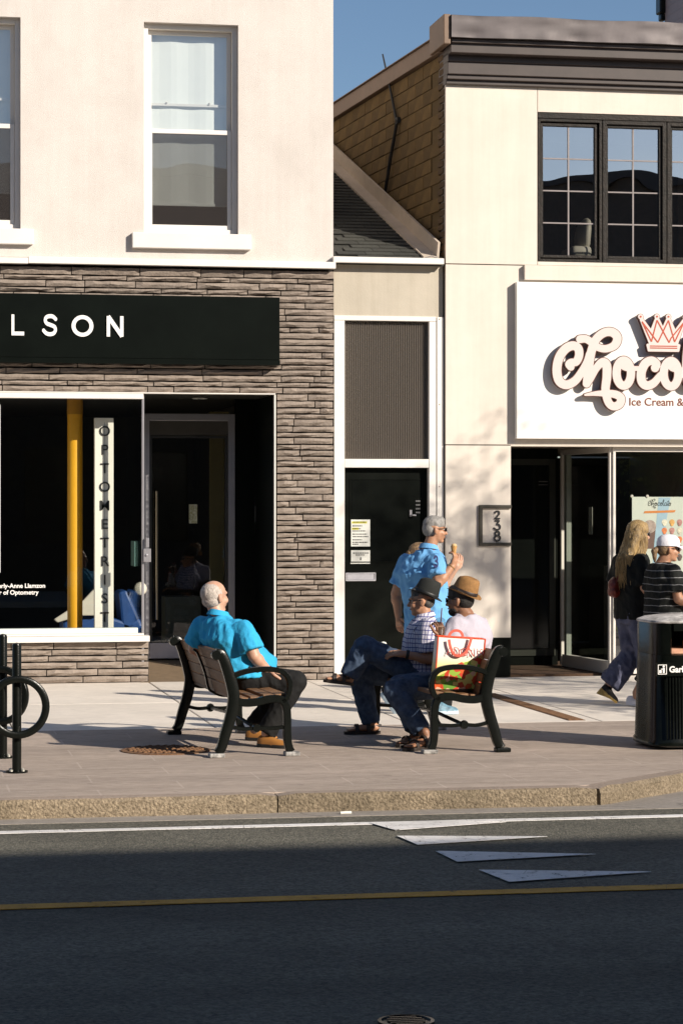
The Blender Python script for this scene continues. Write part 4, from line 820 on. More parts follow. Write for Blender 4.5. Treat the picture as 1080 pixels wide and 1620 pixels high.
mb = MB(); mb.box(gx, XX(1260), gy - .02, gy + .05, OPZ - .052, OPZ - .002); mb.box(gx, XX(1260), gy - .02, gy + .05, .015, .15); mb.box(gx + .002, gx + .03, gy - .02, gy + .05, .152, OPZ - .054); mb.build('front_rails', TRIM, br, bevel=.003)
fpane = MB().pane(gx + .03, XX(1260), gy + .014, .15, OPZ - .052).build('front_pane', glass('ice_cream_shop_glass', .16, (.96, .975, .96), edge=.5), br)
p = (a_ * .45 + b_ * .55); mb = MB(); z0_, z1_ = 1.8 - 3825 ** -1 * 0 + (800 - 845) * (CAM - p).length / F, 1.8 + (800 - 802) * (CAM - p).length / F
mb.obox(p - nn * -.012 + UP * ((z0_ + z1_) / 2), dd_ * .05, nn * .003, UP * ((z1_ - z0_) / 2)); tag(mb.build('hours_sticker', mat('grey_sticker', (.26, .26, .22), .7, var=.1)), 'small grey upright sticker on the angled pane of the ice cream shop', 'sticker')
# menu poster hanging inside the front pane
yq = gy + .05; t = thing('menu_poster', 'mint menu poster with orange ribbon and rows of ice cream rounds inside the shop window', 'poster', (XX(998, yq), yq, ZZ(998, 905, yq)))
pxm = lambda u: XX(u, yq); pzm = lambda v: ZZ(1040, v, yq)
MB().box(pxm(999), pxm(1180), yq, yq + .006, pzm(905), pzm(786)).build('sheet', POSTER, t)
mb = MB(); mb.prism([(pxm(1041), pzm(787)), (pxm(1060), pzm(787)), (pxm(1052), pzm(830)), (pxm(1060), pzm(903)), (pxm(1030), pzm(903)), (pxm(1036), pzm(840))], yq - .0012, yq + .001); mb.build('blue_swash', mat('pale_blue_print', (.36, .52, .62), .6, var=.1), t)
mb = MB(); mb.prism([(pxm(1017), pzm(812)), (pxm(1019), pzm(808.5)), (pxm(1068), pzm(807)), (pxm(1066), pzm(810.5)), (pxm(1045), pzm(811.3))], yq - .003, yq - .0005); mb.build('orange_ribbon', ORANGE, t)
flat_obj('script_print', trace([(p, np.array(w) * .36 if not np.isscalar(w) else w * .36) for p, w in script], res=4.0), pxm(1024) - 290 * (pxm(1060) - pxm(1024)) / 1230, yq - .004, pzm(794) + 400 * .0003, (pxm(1060) - pxm(1024)) / 1230, INK, t, .002, None, .00022)
cols_ = [(.75, .70, .55), (.12, .09, .08), (.72, .40, .12), (.70, .22, .08), (.62, .15, .10), (.5, .25, .22), (.22, .12, .12), (.10, .08, .09)]
k = 0
for r_, v_ in enumerate((826, 839, 853, 866, 881)):
    for c_, u_ in enumerate((1050, 1062, 1074, 1086, 1098)):
        cc = cols_[(r_ * 3 + c_ * 2 + (c_ > 1)) % 8]; m = mat('ice_cream_print_%d' % ((r_ * 3 + c_ * 2 + (c_ > 1)) % 8), cc, .6, var=.35, vs=30)
        mb = MB(); mb.lathe([(.030, 0), (.030, .002), (.0005, .003)], (pxm(u_), yq - .0008, pzm(v_)), 14, ax=(0, -1, 0)); mb.lathe([(.02, 0), (.018, .002), (.0005, .0025)], (pxm(u_), yq - .0042, pzm(v_ + 3.5)), 10, ax=(0, -1, 0)); mb.build('ice_cream_round', m, t)
mb = MB(); mb.prism([(pxm(1018), pzm(838)), (pxm(1036), pzm(838)), (pxm(1033), pzm(868)), (pxm(1021), pzm(868))], yq - .002, yq - .0006); mb.build('cup_print', mat('brown_cup_print', (.16, .09, .07), .6), t)
mb = MB(); mb.lathe([(.07, 0), (.07, .002), (.0005, .003)], (pxm(1027), yq - .0022, pzm(833)), 18, ax=(0, -1, 0)); mb.build('scoop_print', mat('cocoa_scoop_print', (.42, .33, .28), .6, var=.4, vs=20), t)
for u_ in (998.5, 1023): mb = MB(); mb.lathe([(.016, -.006), (.016, .01), (.002, .012)], (pxm(u_), yq + .0, pzm(785)), 10, ax=(0, -1, 0)); mb.build('suction_hook', PALE, t)
# counter and plant inside
mb = MB(); mb.box(gx + .6, XX(1255), 2.4, 3.0, .013, 1.1); mb.build('counter', mat('shop_counter', (.03, .028, .022), .6), br)
yq2 = .55; t = thing('potted_plant', 'small leafy green potted plant on the floor inside the ice cream shop window', 'plant', (XX(990, yq2), yq2, .012))
mb = MB(); mb.lathe([(.07, .012), (.10, .22), (.105, .23), (.09, .225), (.001, .2)], (XX(990, yq2), yq2, 0), 16); mb.build('pot', mat('dark_clay_pot', (.05, .035, .025), .8), t, smooth=R(40))
mb = MB(); r9 = random.Random(2)
for k in range(26):
    a_ = r9.uniform(0, 6.28); ln = r9.uniform(.12, .3); b0 = Vector((XX(990, yq2), yq2, .21)); tip = b0 + Vector((math.cos(a_) * ln * .45, math.sin(a_) * ln * .45, ln)); s_ = Vector((-math.sin(a_), math.cos(a_), 0)) * .018; mid = b0.lerp(tip, .65) + UP * .03
    mb.add([b0, mid - s_, tip, mid + s_], [(0, 1, 2, 3)])
mb.build('leaves', mat('yellow_green_leaf', (.16, .17, .03), .5, var=.3, vs=9), t, fix=False)
# sided upper storey rising behind the flat roof
hx = XX(1046, 8.2); t = thing('sided_house', 'lilac brown clapboard gable rising behind the cornice', 'building', (hx, 5.5, zTop + .25))
sdv = Vector((math.sin(R(-3.9)), math.cos(R(-3.9)), 0)); p0 = onY(1046, 36, 8.2); h0 = p0.z - .9
core = MB(); core.obox(Vector((p0.x + .8, 5.7, h0 + 1.4)), (.75, 0, 0), (0, 2.45, 0), (0, 0, 1.6)); hw = core.build('wall', SIDING, t)
bm_ = MB(); bm_.prism([(0, 0), (.022, 0), (.022, .13), (.014, .13)], -2.44, 2.44); bme = bm_.mesh('board'); bme.materials.append(SIDING)
for k in range(22):
    o = link_mesh('board', bme, SIDING, hw); o.location = Vector((p0.x + .045 - .022 + .0, 5.7, h0 - .1 + k * .132)) - OFF[hw.name]; o.scale = (-1, 1, 1); o.location.x += .022
mb = MB(); mb.tube([(p0.x - .02, 8.17, h0), (p0.x + .32, 8.17, h0 + 2.6)], .05, 8); mb.build('rake_trim', BLACKM, t)
mb = MB(); mb.box(p0.x - .06, p0.x + .08, 8.1, 8.3, p0.z + .12, p0.z + .36); mb.box(p0.x - .04, p0.x + .04, 8.12, 8.25, p0.z + .02, p0.z + .118); mb.build('bracket_box', BLACKM, t, bevel=.02)

# ------------------------------------------------------------------ terrace across the street (behind the camera): it shades the road and shows in the panes
OY = -26.4; OH = 8.82
ob = thing('brick_terrace', 'dark brick terrace across the street that shades the road', 'building', (0, OY, RZ))
holes = []; xs_ = [-33 + i * 2.6 for i in range(26)]
for x in xs_: holes += [(x, x + 1.2, 1.0, 3.0), (x, x + 1.2, 4.6, 6.6)]
mb = MB(); mb.wall(-36, 36, RZ, OH, OY, OY - .4, holes); mb.build('wall', mat('terrace_brick', (.10, .075, .06), .9, var=.2, vs=8, bump=.2), ob)
mb = MB()
for h_ in holes: mb.box(h_[0] - .002, h_[1] + .002, OY - .2, OY - .22, h_[2] - .002, h_[3] + .002)
mb.build('panes', mat('terrace_pane', (.01, .012, .014), .1), ob)
mb = MB(); mb.box(-36.1, 36.1, OY - 10, OY + .12, OH + .002, OH + .2); mb.build('parapet', CORN, ob)
mb = MB(); mb.box(-36, 36, OY - 10, OY - 9.8, RZ, OH); mb.box(-36, -35.8, OY - 9.7, OY - .41, RZ, OH); mb.box(35.8, 36, OY - 9.7, OY - .41, RZ, OH); mb.build('rear_walls', CORN, ob)
mb = MB(); mb.slab([(-40, OY - 12), (40, OY - 12), (40, OY + 5.4), (-40, OY + 5.4)], RZ - .05, 0.0); tag(mb.build('far_pavement', CONC), kind='structure')

# ------------------------------------------------------------------ street tree just out of frame: its shade dapples the wall
def tree(x, y, label, seed, hc=4.3, rc=(1.0, 1.2, 1.5), nl=3400, lift=0):
    r = random.Random(seed); t = thing('street_tree', label, 'tree', (x, y, 0))
    mb = MB(); mb.tube([(x, y, 0), (x + .03, y, 1.2), (x - .02, y + .03, 2.4), (x + .05, y, hc + .6)], [.11, .085, .07, .02], 10)
    tips = []
    for k in range(16):
        a = r.uniform(0, 6.28); z = r.uniform(1.9 + lift, hc + .4); ln = r.uniform(.55, .95); e = Vector((x + math.cos(a) * rc[0] * ln, y + math.sin(a) * rc[1] * ln, z + r.uniform(.3, 1.0)))
        mb.tube([(x, y, z), Vector((x, y, z)).lerp(e, .5) + UP * .08, e], [.03, .018, .007], 6); tips.append(e); tips.append(Vector((x, y, z)).lerp(e, .6))
    mb.build('trunk', mat('bark', (.09, .065, .045), .9, var=.3, vs=20, bump=.6), t, smooth=True)
    V = []; fs = []
    for k in range(nl):
        c = r.choice(tips); p = c + Vector((r.gauss(0, .26), r.gauss(0, .28), r.gauss(0, .26))); d = Vector((r.uniform(-1, 1), r.uniform(-1, 1), r.uniform(-.8, .4))).normalized(); s_ = d.orthogonal().normalized() * .022; L = r.uniform(.06, .1)
        b = len(V); V += [p, p + d * L * .5 + s_, p + d * L, p + d * L * .5 - s_]; fs.append((b, b + 1, b + 2, b + 3))
    me = bpy.data.meshes.new('crown'); me.from_pydata([Vector(v) - Vector((x, y, 0)) for v in V], [], fs); link_mesh('crown', me, mat('tree_leaf', (.075, .10, .022), .55, var=.35, vs=3), t); return t
tree(8.9, -8.3, 'slim leafy street tree at the kerb near the ice cream shop', 3, 6.0, (1.2, 1.3, 1.6), 3400, 1.9)
tree(6.4, -8.4, 'low bushy street tree at the kerb beside the taller slim one', 9, 2.9, (.95, .95, 1.2), 2400, -.1)
# ------------------------------------------------------------------ benches
def make_bench(label, loc, rz):
    t = thing('park_bench', label, 'bench', loc, rz, group='black iron park benches', local=True); HL = .90
    def end(y):
        mb = MB(); ax = (0, 1, 0)
        P_ = lambda pts, n=5: [Vector((p[0], y, p[1])) for p in smooth_path(pts, n)]
        back = P_([(-.285, .03), (-.255, .07), (-.225, .17), (-.185, .30), (-.165, .42), (-.18, .52), (-.212, .63), (-.238, .70), (-.262, .742), (-.295, .75)]); n = len(back)
        mb.bar(back, .052, [.06 + .022 * math.sin(math.pi * i / (n - 1)) for i in range(n)], ax)
        mb.lathe([(.034, -.029), (.034, .029)], (-.295, y, .732), 14, ax=ax)
        front = P_([(.255, .03), (.235, .07), (.225, .16), (.225, .28), (.215, .36), (.18, .405), (.10, .412), (0, .392), (-.09, .388), (-.165, .41)]); mb.bar(front, .050, .056, ax)
        arm = P_([(-.205, .565), (-.12, .60), (-.02, .622), (.10, .625), (.19, .605), (.235, .555), (.245, .49), (.225, .425), (.19, .392)]); mb.bar(arm, .050, .038, ax)
        e = mb.build('end_frame', BLACKM, t, smooth=R(40))
        for x in (-.29, .26): MB().box(x - .055, x + .055, y - .045, y + .045, 0, .032).build('foot', mat('scuffed_foot_paint', (.10, .095, .09), .5, var=.8, vs=20, c2=(.5, .48, .45)) if x > 0 or y < 0 else BLACKM, e, bevel=.008)
        mb = MB(); mb.bar(P_([(-.205, .225), (-.1, .20), (0, .205), (.1, .20), (.225, .21)]), .03, .026, ax); mb.lathe([(.028, -.024), (.034, 0), (.028, .024)], (.0, y, .205), 14, ax=ax); mb.build('cross_rail', BLACKM, e, smooth=R(40))
    end(-HL); end(HL)
    mb = MB(); mb.tube([(0, -HL + .02, .205), (0, 0, .235), (0, HL - .02, .205)], .014, 8); mb.build('stretcher', BLACKM, t, smooth=True)
    mb = MB(); mb.bar([Vector((p[0], 0, p[1])) for p in smooth_path([(-.30, .722), (-.27, .70), (-.235, .62), (-.205, .53), (-.185, .44), (-.16, .405), (-.08, .37), (.05, .372), (.16, .385), (.205, .375)], 4)], .03, .018, (0, 1, 0)); mb.build('centre_rib', BLACKM, t)
    sm_ = MB(); sm_.box(-.0405, .0405, -.435, .435, -.015, .015); sl = sm_.mesh('slat', bevel=.006); sl.materials.append(WOODSLAT)
    seat = [(.185, .432, .12), (.095, .428, .03), (.0, .413, -.06), (-.095, .408, -.02)]
    bk = [(-.150, .462, R(-103)), (-.172, .547, R(-105)), (-.198, .630, R(-109)), (-.230, .710, R(-112))]
    for (x, z, a) in seat + bk:
        for s_ in (-1, 1):
            o = link_mesh('slat', sl, WOODSLAT, t); o.location = (x + (.012 if z > .45 else 0), s_ * .441, z); o.rotation_euler = (0, -a if z < .45 else a, 0)
    return t
b1a, b1b = onZ(349, 1198), onZ(452, 1196)
c1 = Vector(((b1a.x + b1b.x) / 2 - .025, (b1a.y + b1b.y) / 2 + .90, 0)); B1R = R(3.0)
bench1 = make_bench('black iron bench with brown slats under the lone man in the turquoise shirt', c1, B1R)
b2a, b2b = onZ(684, 1192), onZ(778, 1190)
c2 = Vector(((b2a.x + b2b.x) / 2 - .02, (b2a.y + b2b.y) / 2 + .90, 0)); B2R = R(182.0)
bench2 = make_bench('black iron bench with brown slats under the two men wearing hats', c2, B2R)

# ------------------------------------------------------------------ bike racks
def bike_rack(u, v, label, R0, top, uc=None):
    p = onZ(u, v); t = thing('bike_rack', label, 'bike rack', (p.x, p.y, 0), group='post and ring bike racks')
    D = (p - CAM).dot(FWD); h = 1.8 + (HOR - top) * D / F
    mb = MB(); mb.lathe([(.031, .006), (.031, h - .02), (.027, h - .006), (.012, h), (.001, h + .002)], p, 20); mb.build('post', BLACKM, t, smooth=R(40))
    mb = MB(); mb.lathe([(.075, 0), (.075, .012), (.03, .014)], p, 24); mb.build('base_flange', BLACKM, t, smooth=R(30))
    for k in range(4):
        a = R(45 + 90 * k); MB().lathe([(.012, .012), (.012, .022), (.004, .026), (.001, .026)], (p.x + .056 * math.cos(a), p.y + .056 * math.sin(a), 0), 8).build('bolt', mat('pale_bolt', (.5, .48, .42), .4, .5), t)
    ra = R(R0); dx, dy = Vector((math.cos(ra), math.sin(ra), 0)), UP; c = Vector((p.x, p.y, h * .51)) + Vector((-dx.y, dx.x, 0)) * -.062
    ring = [c + dx * .188 * math.cos(2 * math.pi * i / 56) + dy * .188 * math.sin(2 * math.pi * i / 56) for i in range(56)]
    mb = MB(); mb.bar(ring, .045, .048, Vector((-dx.y, dx.x, 0)), closed=True); mb.build('ring', BLACKM, t, smooth=R(50)); 
    mb = MB()
    for s_ in (-1, 1):
        q = c + UP * .188 * s_; mb.tube([q, q - (c - Vector((p.x, p.y, c.z)))], .012, 8)
    mb.build('ring_brackets', BLACKM, t)
bike_rack(27, 1222, 'black post and ring bike rack nearest the kerb', 4, 1017)
bike_rack(5, 1199, 'black post and ring bike rack half out of view behind the nearer one', -22, 1003)

# ------------------------------------------------------------------ litter bin
p = onZ(1074, 1187); p = p + Vector((.115, .31, 0)); tb = thing('litter_bin', 'black ribbed litter bin with printed lid and white lettering at the kerb', 'litter bin', (p.x, p.y, 0))
def rsq(h, z, n=40, k=5.0):
    out = []
    for i in range(n):
        a = 2 * math.pi * i / n; c, s_ = math.cos(a), math.sin(a); r = h / (abs(c) ** k + abs(s_) ** k) ** (1 / k); out.append(Vector((p.x + r * c, p.y + r * s_, z)))
    return out
BIN = mat('black_bin_plastic', (.0035, .0045, .0035), .22, var=.3, vs=14, bump=.05, bs=30, spec=.22)
mb = MB(); mb.loft([rsq(.300, .02), rsq(.315, .03), rsq(.315, .06), rsq(.305, .075), rsq(.288, .62), rsq(.285, .70)]); mb.build('body', BIN, tb, smooth=R(40))
mb = MB()
for k in range(-11, 12):
    x = p.x + k * .023
    if abs(k) > 9: continue
    mb.bar([(x, p.y - .309, .085), (x, p.y - .292, .60)], .009, .008, (1, 0, 0))
o = mb.build('ribs', BIN, tb); tag(o, kind='stuff')
mb = MB(); og, ig = rsq(.285, 0, 80), rsq(.262, 0, 80); shell = [i for i in range(80) if not (og[i].y < p.y - .2 and abs(og[i].x - p.x) < .145)]; st = shell.index(next(i for i in shell if (i - 1) % 80 not in shell)); shell = shell[st:] + shell[:st]
mb.loft([[og[i] + UP * .702, og[i] + UP * .93, ig[i] + UP * .93, ig[i] + UP * .702] for i in shell]); mb.box(p.x - .15, p.x + .15, p.y - .2835, p.y - .255, .875, .929); mb.build('hood', BIN, tb, smooth=R(40))
mb = MB(); mb.loft([rsq(.290, .932), rsq(.294, .940), rsq(.290, .950), rsq(.24, .972), rsq(.13, .988), rsq(.02, .992)]); mb.build('lid', mat('printed_lid', (.06, .06, .06), .4, var=.6, vs=9, c2=(.78, .74, .70)), tb, smooth=R(40))
mb = MB(); mb.box(p.x - .138, p.x + .138, p.y - .2, p.y + .2, .705, .74); mb.box(p.x - .02, p.x + .06, p.y - .18, p.y - .1, .741, .80); mb.build('rubbish', mat('pink_takeaway_paper', (.62, .32, .20), .7, var=.4, vs=9), tb)
yf_ = p.y - .2965
gx_, gz_ = onY(1046, 1059, yf_ - .012).x, onY(1046, 1059, yf_ - .012).z
lab = MB().box(gx_ - .045, p.x + .26, yf_ - .022, yf_ - .010, gz_ - .05, gz_ + .05).build('label_plate', BIN, tb)
mb = MB(); rect_frame(mb, gx_ - .034, gx_ + .034, gz_ - .036, gz_ + .036, .005, yf_ - .026, yf_ - .0225); mb.lathe([(.008, 0), (.008, .003), (.0005, .0032)], (gx_ + .010, yf_ - .0225, gz_ + .022), 10, ax=(0, -1, 0)); mb.box(gx_ + .003, gx_ + .018, yf_ - .026, yf_ - .0225, gz_ - .026, gz_ + .012); mb.box(gx_ - .024, gx_ - .006, yf_ - .026, yf_ - .0225, gz_ - .026, gz_ - .004); mb.box(gx_ - .01, gx_ + .002, yf_ - .026, yf_ - .0225, gz_ - .0005, gz_ + .006); mb.build('litter_pictogram', LETTER_W, lab)
text_obj('lettering', 'Garbage', .062, XX(1056, yf_), yf_ - .024, gz_ - .021, LETTER_W, lab, .002, .002)

# ------------------------------------------------------------------ people
SKIN = mat('tanned_skin', (.42, .215, .125), .5, var=.12, vs=18, bump=.06, bs=60, sss=.12)
SKIN2 = mat('fair_skin', (.50, .29, .20), .5, var=.1, vs=18, bump=.05, bs=60, sss=.12)
SKIN3 = mat('brown_skin', (.26, .125, .07), .5, var=.12, vs=18, bump=.05, bs=60, sss=.1)
def basis(f):
    f = Vector(f).normalized(); s = UP.cross(f).normalized(); u = f.cross(s); return f, s, u           # forward, left, up
def camdir(r, d, z=0.0): return (RGT * r + FWD * d + UP * z)
class Shape:
    def __init__(s): s.mb = MB()
    def cap(s, a, ra, b, rb, fa=False, fb=False, n=14, sq=None):
        a, b = Vector(a), Vector(b); d = b - a; L = max(d.length, 1e-5); d /= L; x = d.orthogonal().normalized(); y = d.cross(x); rings = []
        ring = lambda c, r: [c + (x * math.cos(2 * math.pi * i / n) + y * math.sin(2 * math.pi * i / n)) * r for i in range(n)]
        if not fa: rings += [ring(a - d * ra * math.sin(t), max(ra * math.cos(t), ra * .05)) for t in (1.5, 1.1, .7, .35)]
        rings += [ring(a, ra), ring(a.lerp(b, .5), (ra + rb) / 2), ring(b, rb)]
        if not fb: rings += [ring(b + d * rb * math.sin(t), max(rb * math.cos(t), rb * .05)) for t in (.35, .7, 1.1, 1.5)]
        s.mb.loft(rings); return s
    def chain(s, pts, rs, **k):
        m = len(pts) - 1
        for i in range(m): s.cap(pts[i], rs[i], pts[i + 1], rs[i + 1], fa=k.get('fa', False) and i == 0, fb=k.get('fb', False) and i == m - 1)
        return s
    def ell(s, c, f, rx, ry, rz, n=16, m=10):
        f, l, u = basis(f) if not isinstance(f, tuple) or len(f) != 3 or not isinstance(f[0], Vector) else f
        c = Vector(c); rings = []
        for j in range(m + 1):
            t = -math.pi / 2 + math.pi * j / m; t = max(min(t, 1.54), -1.54)
            rings.append([c + f * (rx * math.cos(t) * math.cos(2 * math.pi * i / n)) + l * (ry * math.cos(t) * math.sin(2 * math.pi * i / n)) + u * rz * math.sin(t) for i in range(n)])
        s.mb.loft(rings); return s
    def rings(s, lst, f, n=20, k=2.4):                       # (centre, half width, half depth); f is forward
        f = Vector(f); f.z = 0; f.normalize(); l = UP.cross(f); out = []
        for c, w, d in lst:
            c = Vector(c); rr = []
            for i in range(n):
                a = 2 * math.pi * i / n; ca, sa = math.cos(a), math.sin(a); q = (abs(ca) ** k + abs(sa) ** k) ** (-1 / k); rr.append(c + l * (w * ca * q) + f * (d * sa * q))
            out.append(rr)
        s.mb.loft(out); return s
    def solid(s, name, m, parent, voxel=.009, smooth=4, folds=0.0, fsize=.09, extra=None, squeeze=(1, 1, .5)):
        off = OFF[parent.name]; me = s.mb.mesh('w', off); ob = bpy.data.objects.new('w', me); col.objects.link(ob)
        r = ob.modifiers.new('r', 'REMESH'); r.mode = 'VOXEL'; r.voxel_size = voxel; r.use_smooth_shade = True
        if smooth: q = ob.modifiers.new('s', 'SMOOTH'); q.factor = .5; q.iterations = smooth
        out = eval_mesh(ob); bpy.data.objects.remove(ob)
        if folds:
            from mathutils import noise
            nv = len(out.vertices); co = np.empty(nv * 3); out.vertices.foreach_get('co', co); no = np.empty(nv * 3); out.vertices.foreach_get('normal', no)
            co = co.reshape(-1, 3); no = no.reshape(-1, 3); k = 1 / fsize
            h = np.array([noise.noise((x * k * squeeze[0] + z * k * .35, y * k * squeeze[1] - z * k * .3, z * k * squeeze[2])) + .5 * noise.noise((x * k * 2.1, y * k * 2.1, z * k * 1.3 + 9)) for x, y, z in co])
            h = (1 - np.abs(h) * 2.2) * folds * .5
            out.vertices.foreach_set('co', (co + no * h[:, None]).ravel())
        if extra:
            b = bmesh.new(); b.from_mesh(out); e = extra.mb.mesh('e', off, smooth=True); b.from_mesh(e); b.to_mesh(out); b.free()
        out.name = name; out.materials.clear(); out.polygons.foreach_set('use_smooth', [True] * len(out.polygons)); out.update()
        return link_mesh(name, out, m, parent)
def head_shape(S, c, f, k=1.0, jaw=1.0):
    f, l, u = F3 = basis(f); c = Vector(c); q = lambda x, y, z: c + (f * x + l * y + u * z) * k
    S.ell(q(-.012, 0, .030), F3, .096 * k, .077 * k, .086 * k); S.ell(q(.024, 0, -.028), F3, .068 * k, .062 * k, .086 * k); S.ell(q(.018, 0, -.068), F3, .062 * k, .056 * k * jaw, .042 * k)
    S.ell(q(.060, 0, -.094), F3, .028 * k, .030 * k * jaw, .020 * k); S.cap(q(.086, 0, .008), .010 * k, q(.107, 0, -.030), .0135 * k); S.ell(q(.074, 0, .026), F3, .022 * k, .052 * k, .012 * k)
    S.ell(q(.082, 0, -.060), F3, .013 * k, .026 * k, .012 * k)
    for s in (-1, 1):
        S.ell(q(.06, s * .036, -.03), F3, .028 * k, .026 * k, .026 * k); S.ell(q(-.008, s * .080, -.012), F3, .022 * k, .010 * k, .034 * k); S.ell(q(-.018, s * .086, -.004), F3, .010 * k, .008 * k, .024 * k)
    return q
def face_bits(t, c, f, k=1.0, shades=False, specs=False, hairm=None):
    f, l, u = basis(f); c = Vector(c); q = lambda x, y, z: c + (f * x + l * y + u * z) * k
    for s in (-1, 1):
        e = Shape(); e.ell(q(.073, s * .031, .006), (f, l, u), .008 * k, .011 * k, .007 * k, 10, 6); e.mb.build('eye', mat('eye_white', (.55, .52, .48), .3), t, smooth=True)
        e = Shape(); e.ell(q(.0825, s * .032, .006), (f, l, u), .003 * k, .006 * k, .006 * k, 8, 6); e.mb.build('iris', INK, t, smooth=True)
    if hairm:
        for s in (-1, 1): m = MB(); m.tube([q(.088, s * .016, .030), q(.085, s * .036, .035), q(.070, s * .054, .028)], .005 * k, 6); m.build('eyebrow', hairm, t)
    m = MB(); m.tube([q(.092, -.022, -.060), q(.097, 0, -.058), q(.092, .022, -.060)], .004 * k, 6); m.build('lips', mat('lip_skin', (.33, .12, .09), .5), t)
    if shades or specs:
        g = MB()
        for s in (-1, 1):
            lens = [(q(.101 - .010 * abs(a) ** 1, 0, 0) + l * s * k * (.032 + .024 * math.cos(b)) + u * k * (.006 + .018 * math.sin(b))) for a, b in [(math.cos(2 * math.pi * i / 14), 2 * math.pi * i / 14) for i in range(14)]]
            if shades: g.loft([[p_ - f * .002 for p_ in lens], [p_ + f * .003 for p_ in lens]])
            else: g.tube(lens, .0022, 5, closed=True)
            g.tube([q(.090, s * .058, .012), q(.03, s * .082, .012), q(-.015, s * .088, .006)], .003, 5)
        g.tube([q(.102, -.012, .012), q(.106, 0, .014), q(.102, .012, .012)], .003, 5)
        g.build('sunglasses' if shades else 'spectacles', mat('black_sunglass', (.008, .008, .008), .12), t)
def hand(S, E, w, d, nrm, side, curl=.5, spread=.12, k=1.0):
    """S: remeshed body gets the palm; E: fingers. w wrist, d pointing direction, nrm back of the hand, side +1 thumb on left of d seen from the back"""
    d = Vector(d).normalized(); nrm = Vector(nrm); nrm = (nrm - d * nrm.dot(d)).normalized(); x = nrm.cross(d) * side; w = Vector(w)
    S.cap(w, .026 * k, w + d * .04 * k, .030 * k)
    for s in (-1, 0, 1): S.cap(w + d * .02 * k + x * s * .018 * k, .016 * k, w + d * .085 * k + x * s * .026 * k, .014 * k)
    for j, (o, L) in enumerate(((.032, .072), (.011, .082), (-.011, .076), (-.031, .060))):
        b = w + d * .082 * k + x * o * k; dd = (d + x * (o * spread * 30)).normalized(); ang = 0; pts = [b - dd * .012]; rs = [.0100 * k]
        pts.append(b); rs.append(.0098 * k)
        for sg in (.45, .32, .26):
            ang += curl * (1.0 if sg < .45 else .8); v = dd * math.cos(ang) - nrm * math.sin(ang); pts.append(pts[-1] + v * L * sg * k); rs.append(rs[-1] * .92)
        E.chain(pts, rs)
    b = w + d * .025 * k + x * .026 * k; v1 = (d * .75 + x * .75 - nrm * .25).normalized(); v2 = (d * .95 + x * .2 - nrm * (.3 + curl * .3)).normalized()
    E.chain([b, b + v1 * .04 * k, b + v1 * .04 * k + v2 * .032 * k, b + v1 * .04 * k + v2 * .058 * k], [.014 * k, .0125 * k, .011 * k, .009 * k])
def shoe(t, heel, toe, m, sole_m, w=.044, h=.075, sole=.022, name='shoe', slope=0, wedge=0):
    heel, toe = Vector(heel), Vector(toe); d = (toe - heel); L = d.length; d.normalize(); s = UP.cross(d).normalized(); u = d.cross(s); S = []
    for q, ww, hh in ((0.0, .55, .75), (.06, .80, .95), (.2, .85, 1.0), (.35, .85, .95), (.55, .98, .66), (.75, 1.0, .5), (.92, .72, .38), (1.0, .3, .2)):
        c = heel + d * L * q; S.append([c + s * (w * ww * math.cos(a)) + u * (sole * .8 + max(0, math.sin(a)) * h * hh + min(0, math.sin(a)) * .004) for a in np.linspace(0, 2 * math.pi, 16, endpoint=False)])
    mb = MB(); mb.loft(S); o = mb.build(name, m, t, smooth=R(50)); S = []
    for q, ww in ((-.01, .5), (.05, .86), (.2, .95), (.45, .9), (.7, 1.1), (.9, .85), (1.0, .5), (1.02, .2)):
        c = heel + d * L * q; th = sole + wedge * max(0, 1 - q * 1.5); S.append([c + s * w * ww * e + u * z for e, z in ((-1, sole), (1, sole), (1.02, sole - th * .5), (1, sole - th), (-1, sole - th), (-1.02, sole - th * .5))])
    mb = MB(); mb.loft(S); mb.build('sole', sole_m, o, smooth=R(40)); return o
def sandal(t, S, heel, toe, ankle, m, w=.042):
    heel, toe = Vector(heel), Vector(toe); d = (toe - heel); L = d.length; d.normalize(); s = UP.cross(d).normalized(); u = d.cross(s)
    S.chain([heel + d * .03 + u * .05, heel + d * .03 + u * .045], [.032, .032]); S.cap(Vector(ankle), .034, heel + d * .05 + u * .055, .034); S.cap(heel + d * .05 + u * .055, .036, heel + d * L * .66 + u * .042, .028); S.cap(heel + d * L * .66 + u * .042 - s * .018, .020, heel + d * L * .66 + u * .042 + s * .018, .020)
    for k, o in enumerate((-.030, -.014, .0, .014, .027)): S.cap(heel + d * L * .7 + u * .036 + s * o * .8, .012, heel + d * (L * (.93 - .02 * abs(k - 2))) + u * .032 + s * o, .010)
    mb = MB(); R_ = []
    for q, ww in ((-.02, .5), (.06, .86), (.3, .85), (.55, .95), (.75, 1.08), (.92, .9), (1.02, .5)):
        c = heel + d * L * q; R_.append([c + s * w * ww * e + u * z for e, z in ((-1, .022), (1, .022), (1, 0), (-1, 0))])
    mb.loft(R_); o = mb.build('sandal', m, t, bevel=.002)
    for q, hh in ((.34, .085), (.66, .062)):
        mb = MB(); c = heel + d * L * q; mb.bar([c + s * w * 1.0 * math.cos(a) + u * (.015 + hh * math.sin(a)) for a in np.linspace(0, math.pi, 11)], .030, .006, d); mb.build('strap', m, o)
    mb = MB(); c = heel + d * L * .34; mb.bar([c + s * w + u * .05, heel - d * .012 + s * w * .4 + u * .065, heel - d * .012 - s * w * .4 + u * .065, c - s * w + u * .05], .018, .005, u); mb.build('strap', m, o)
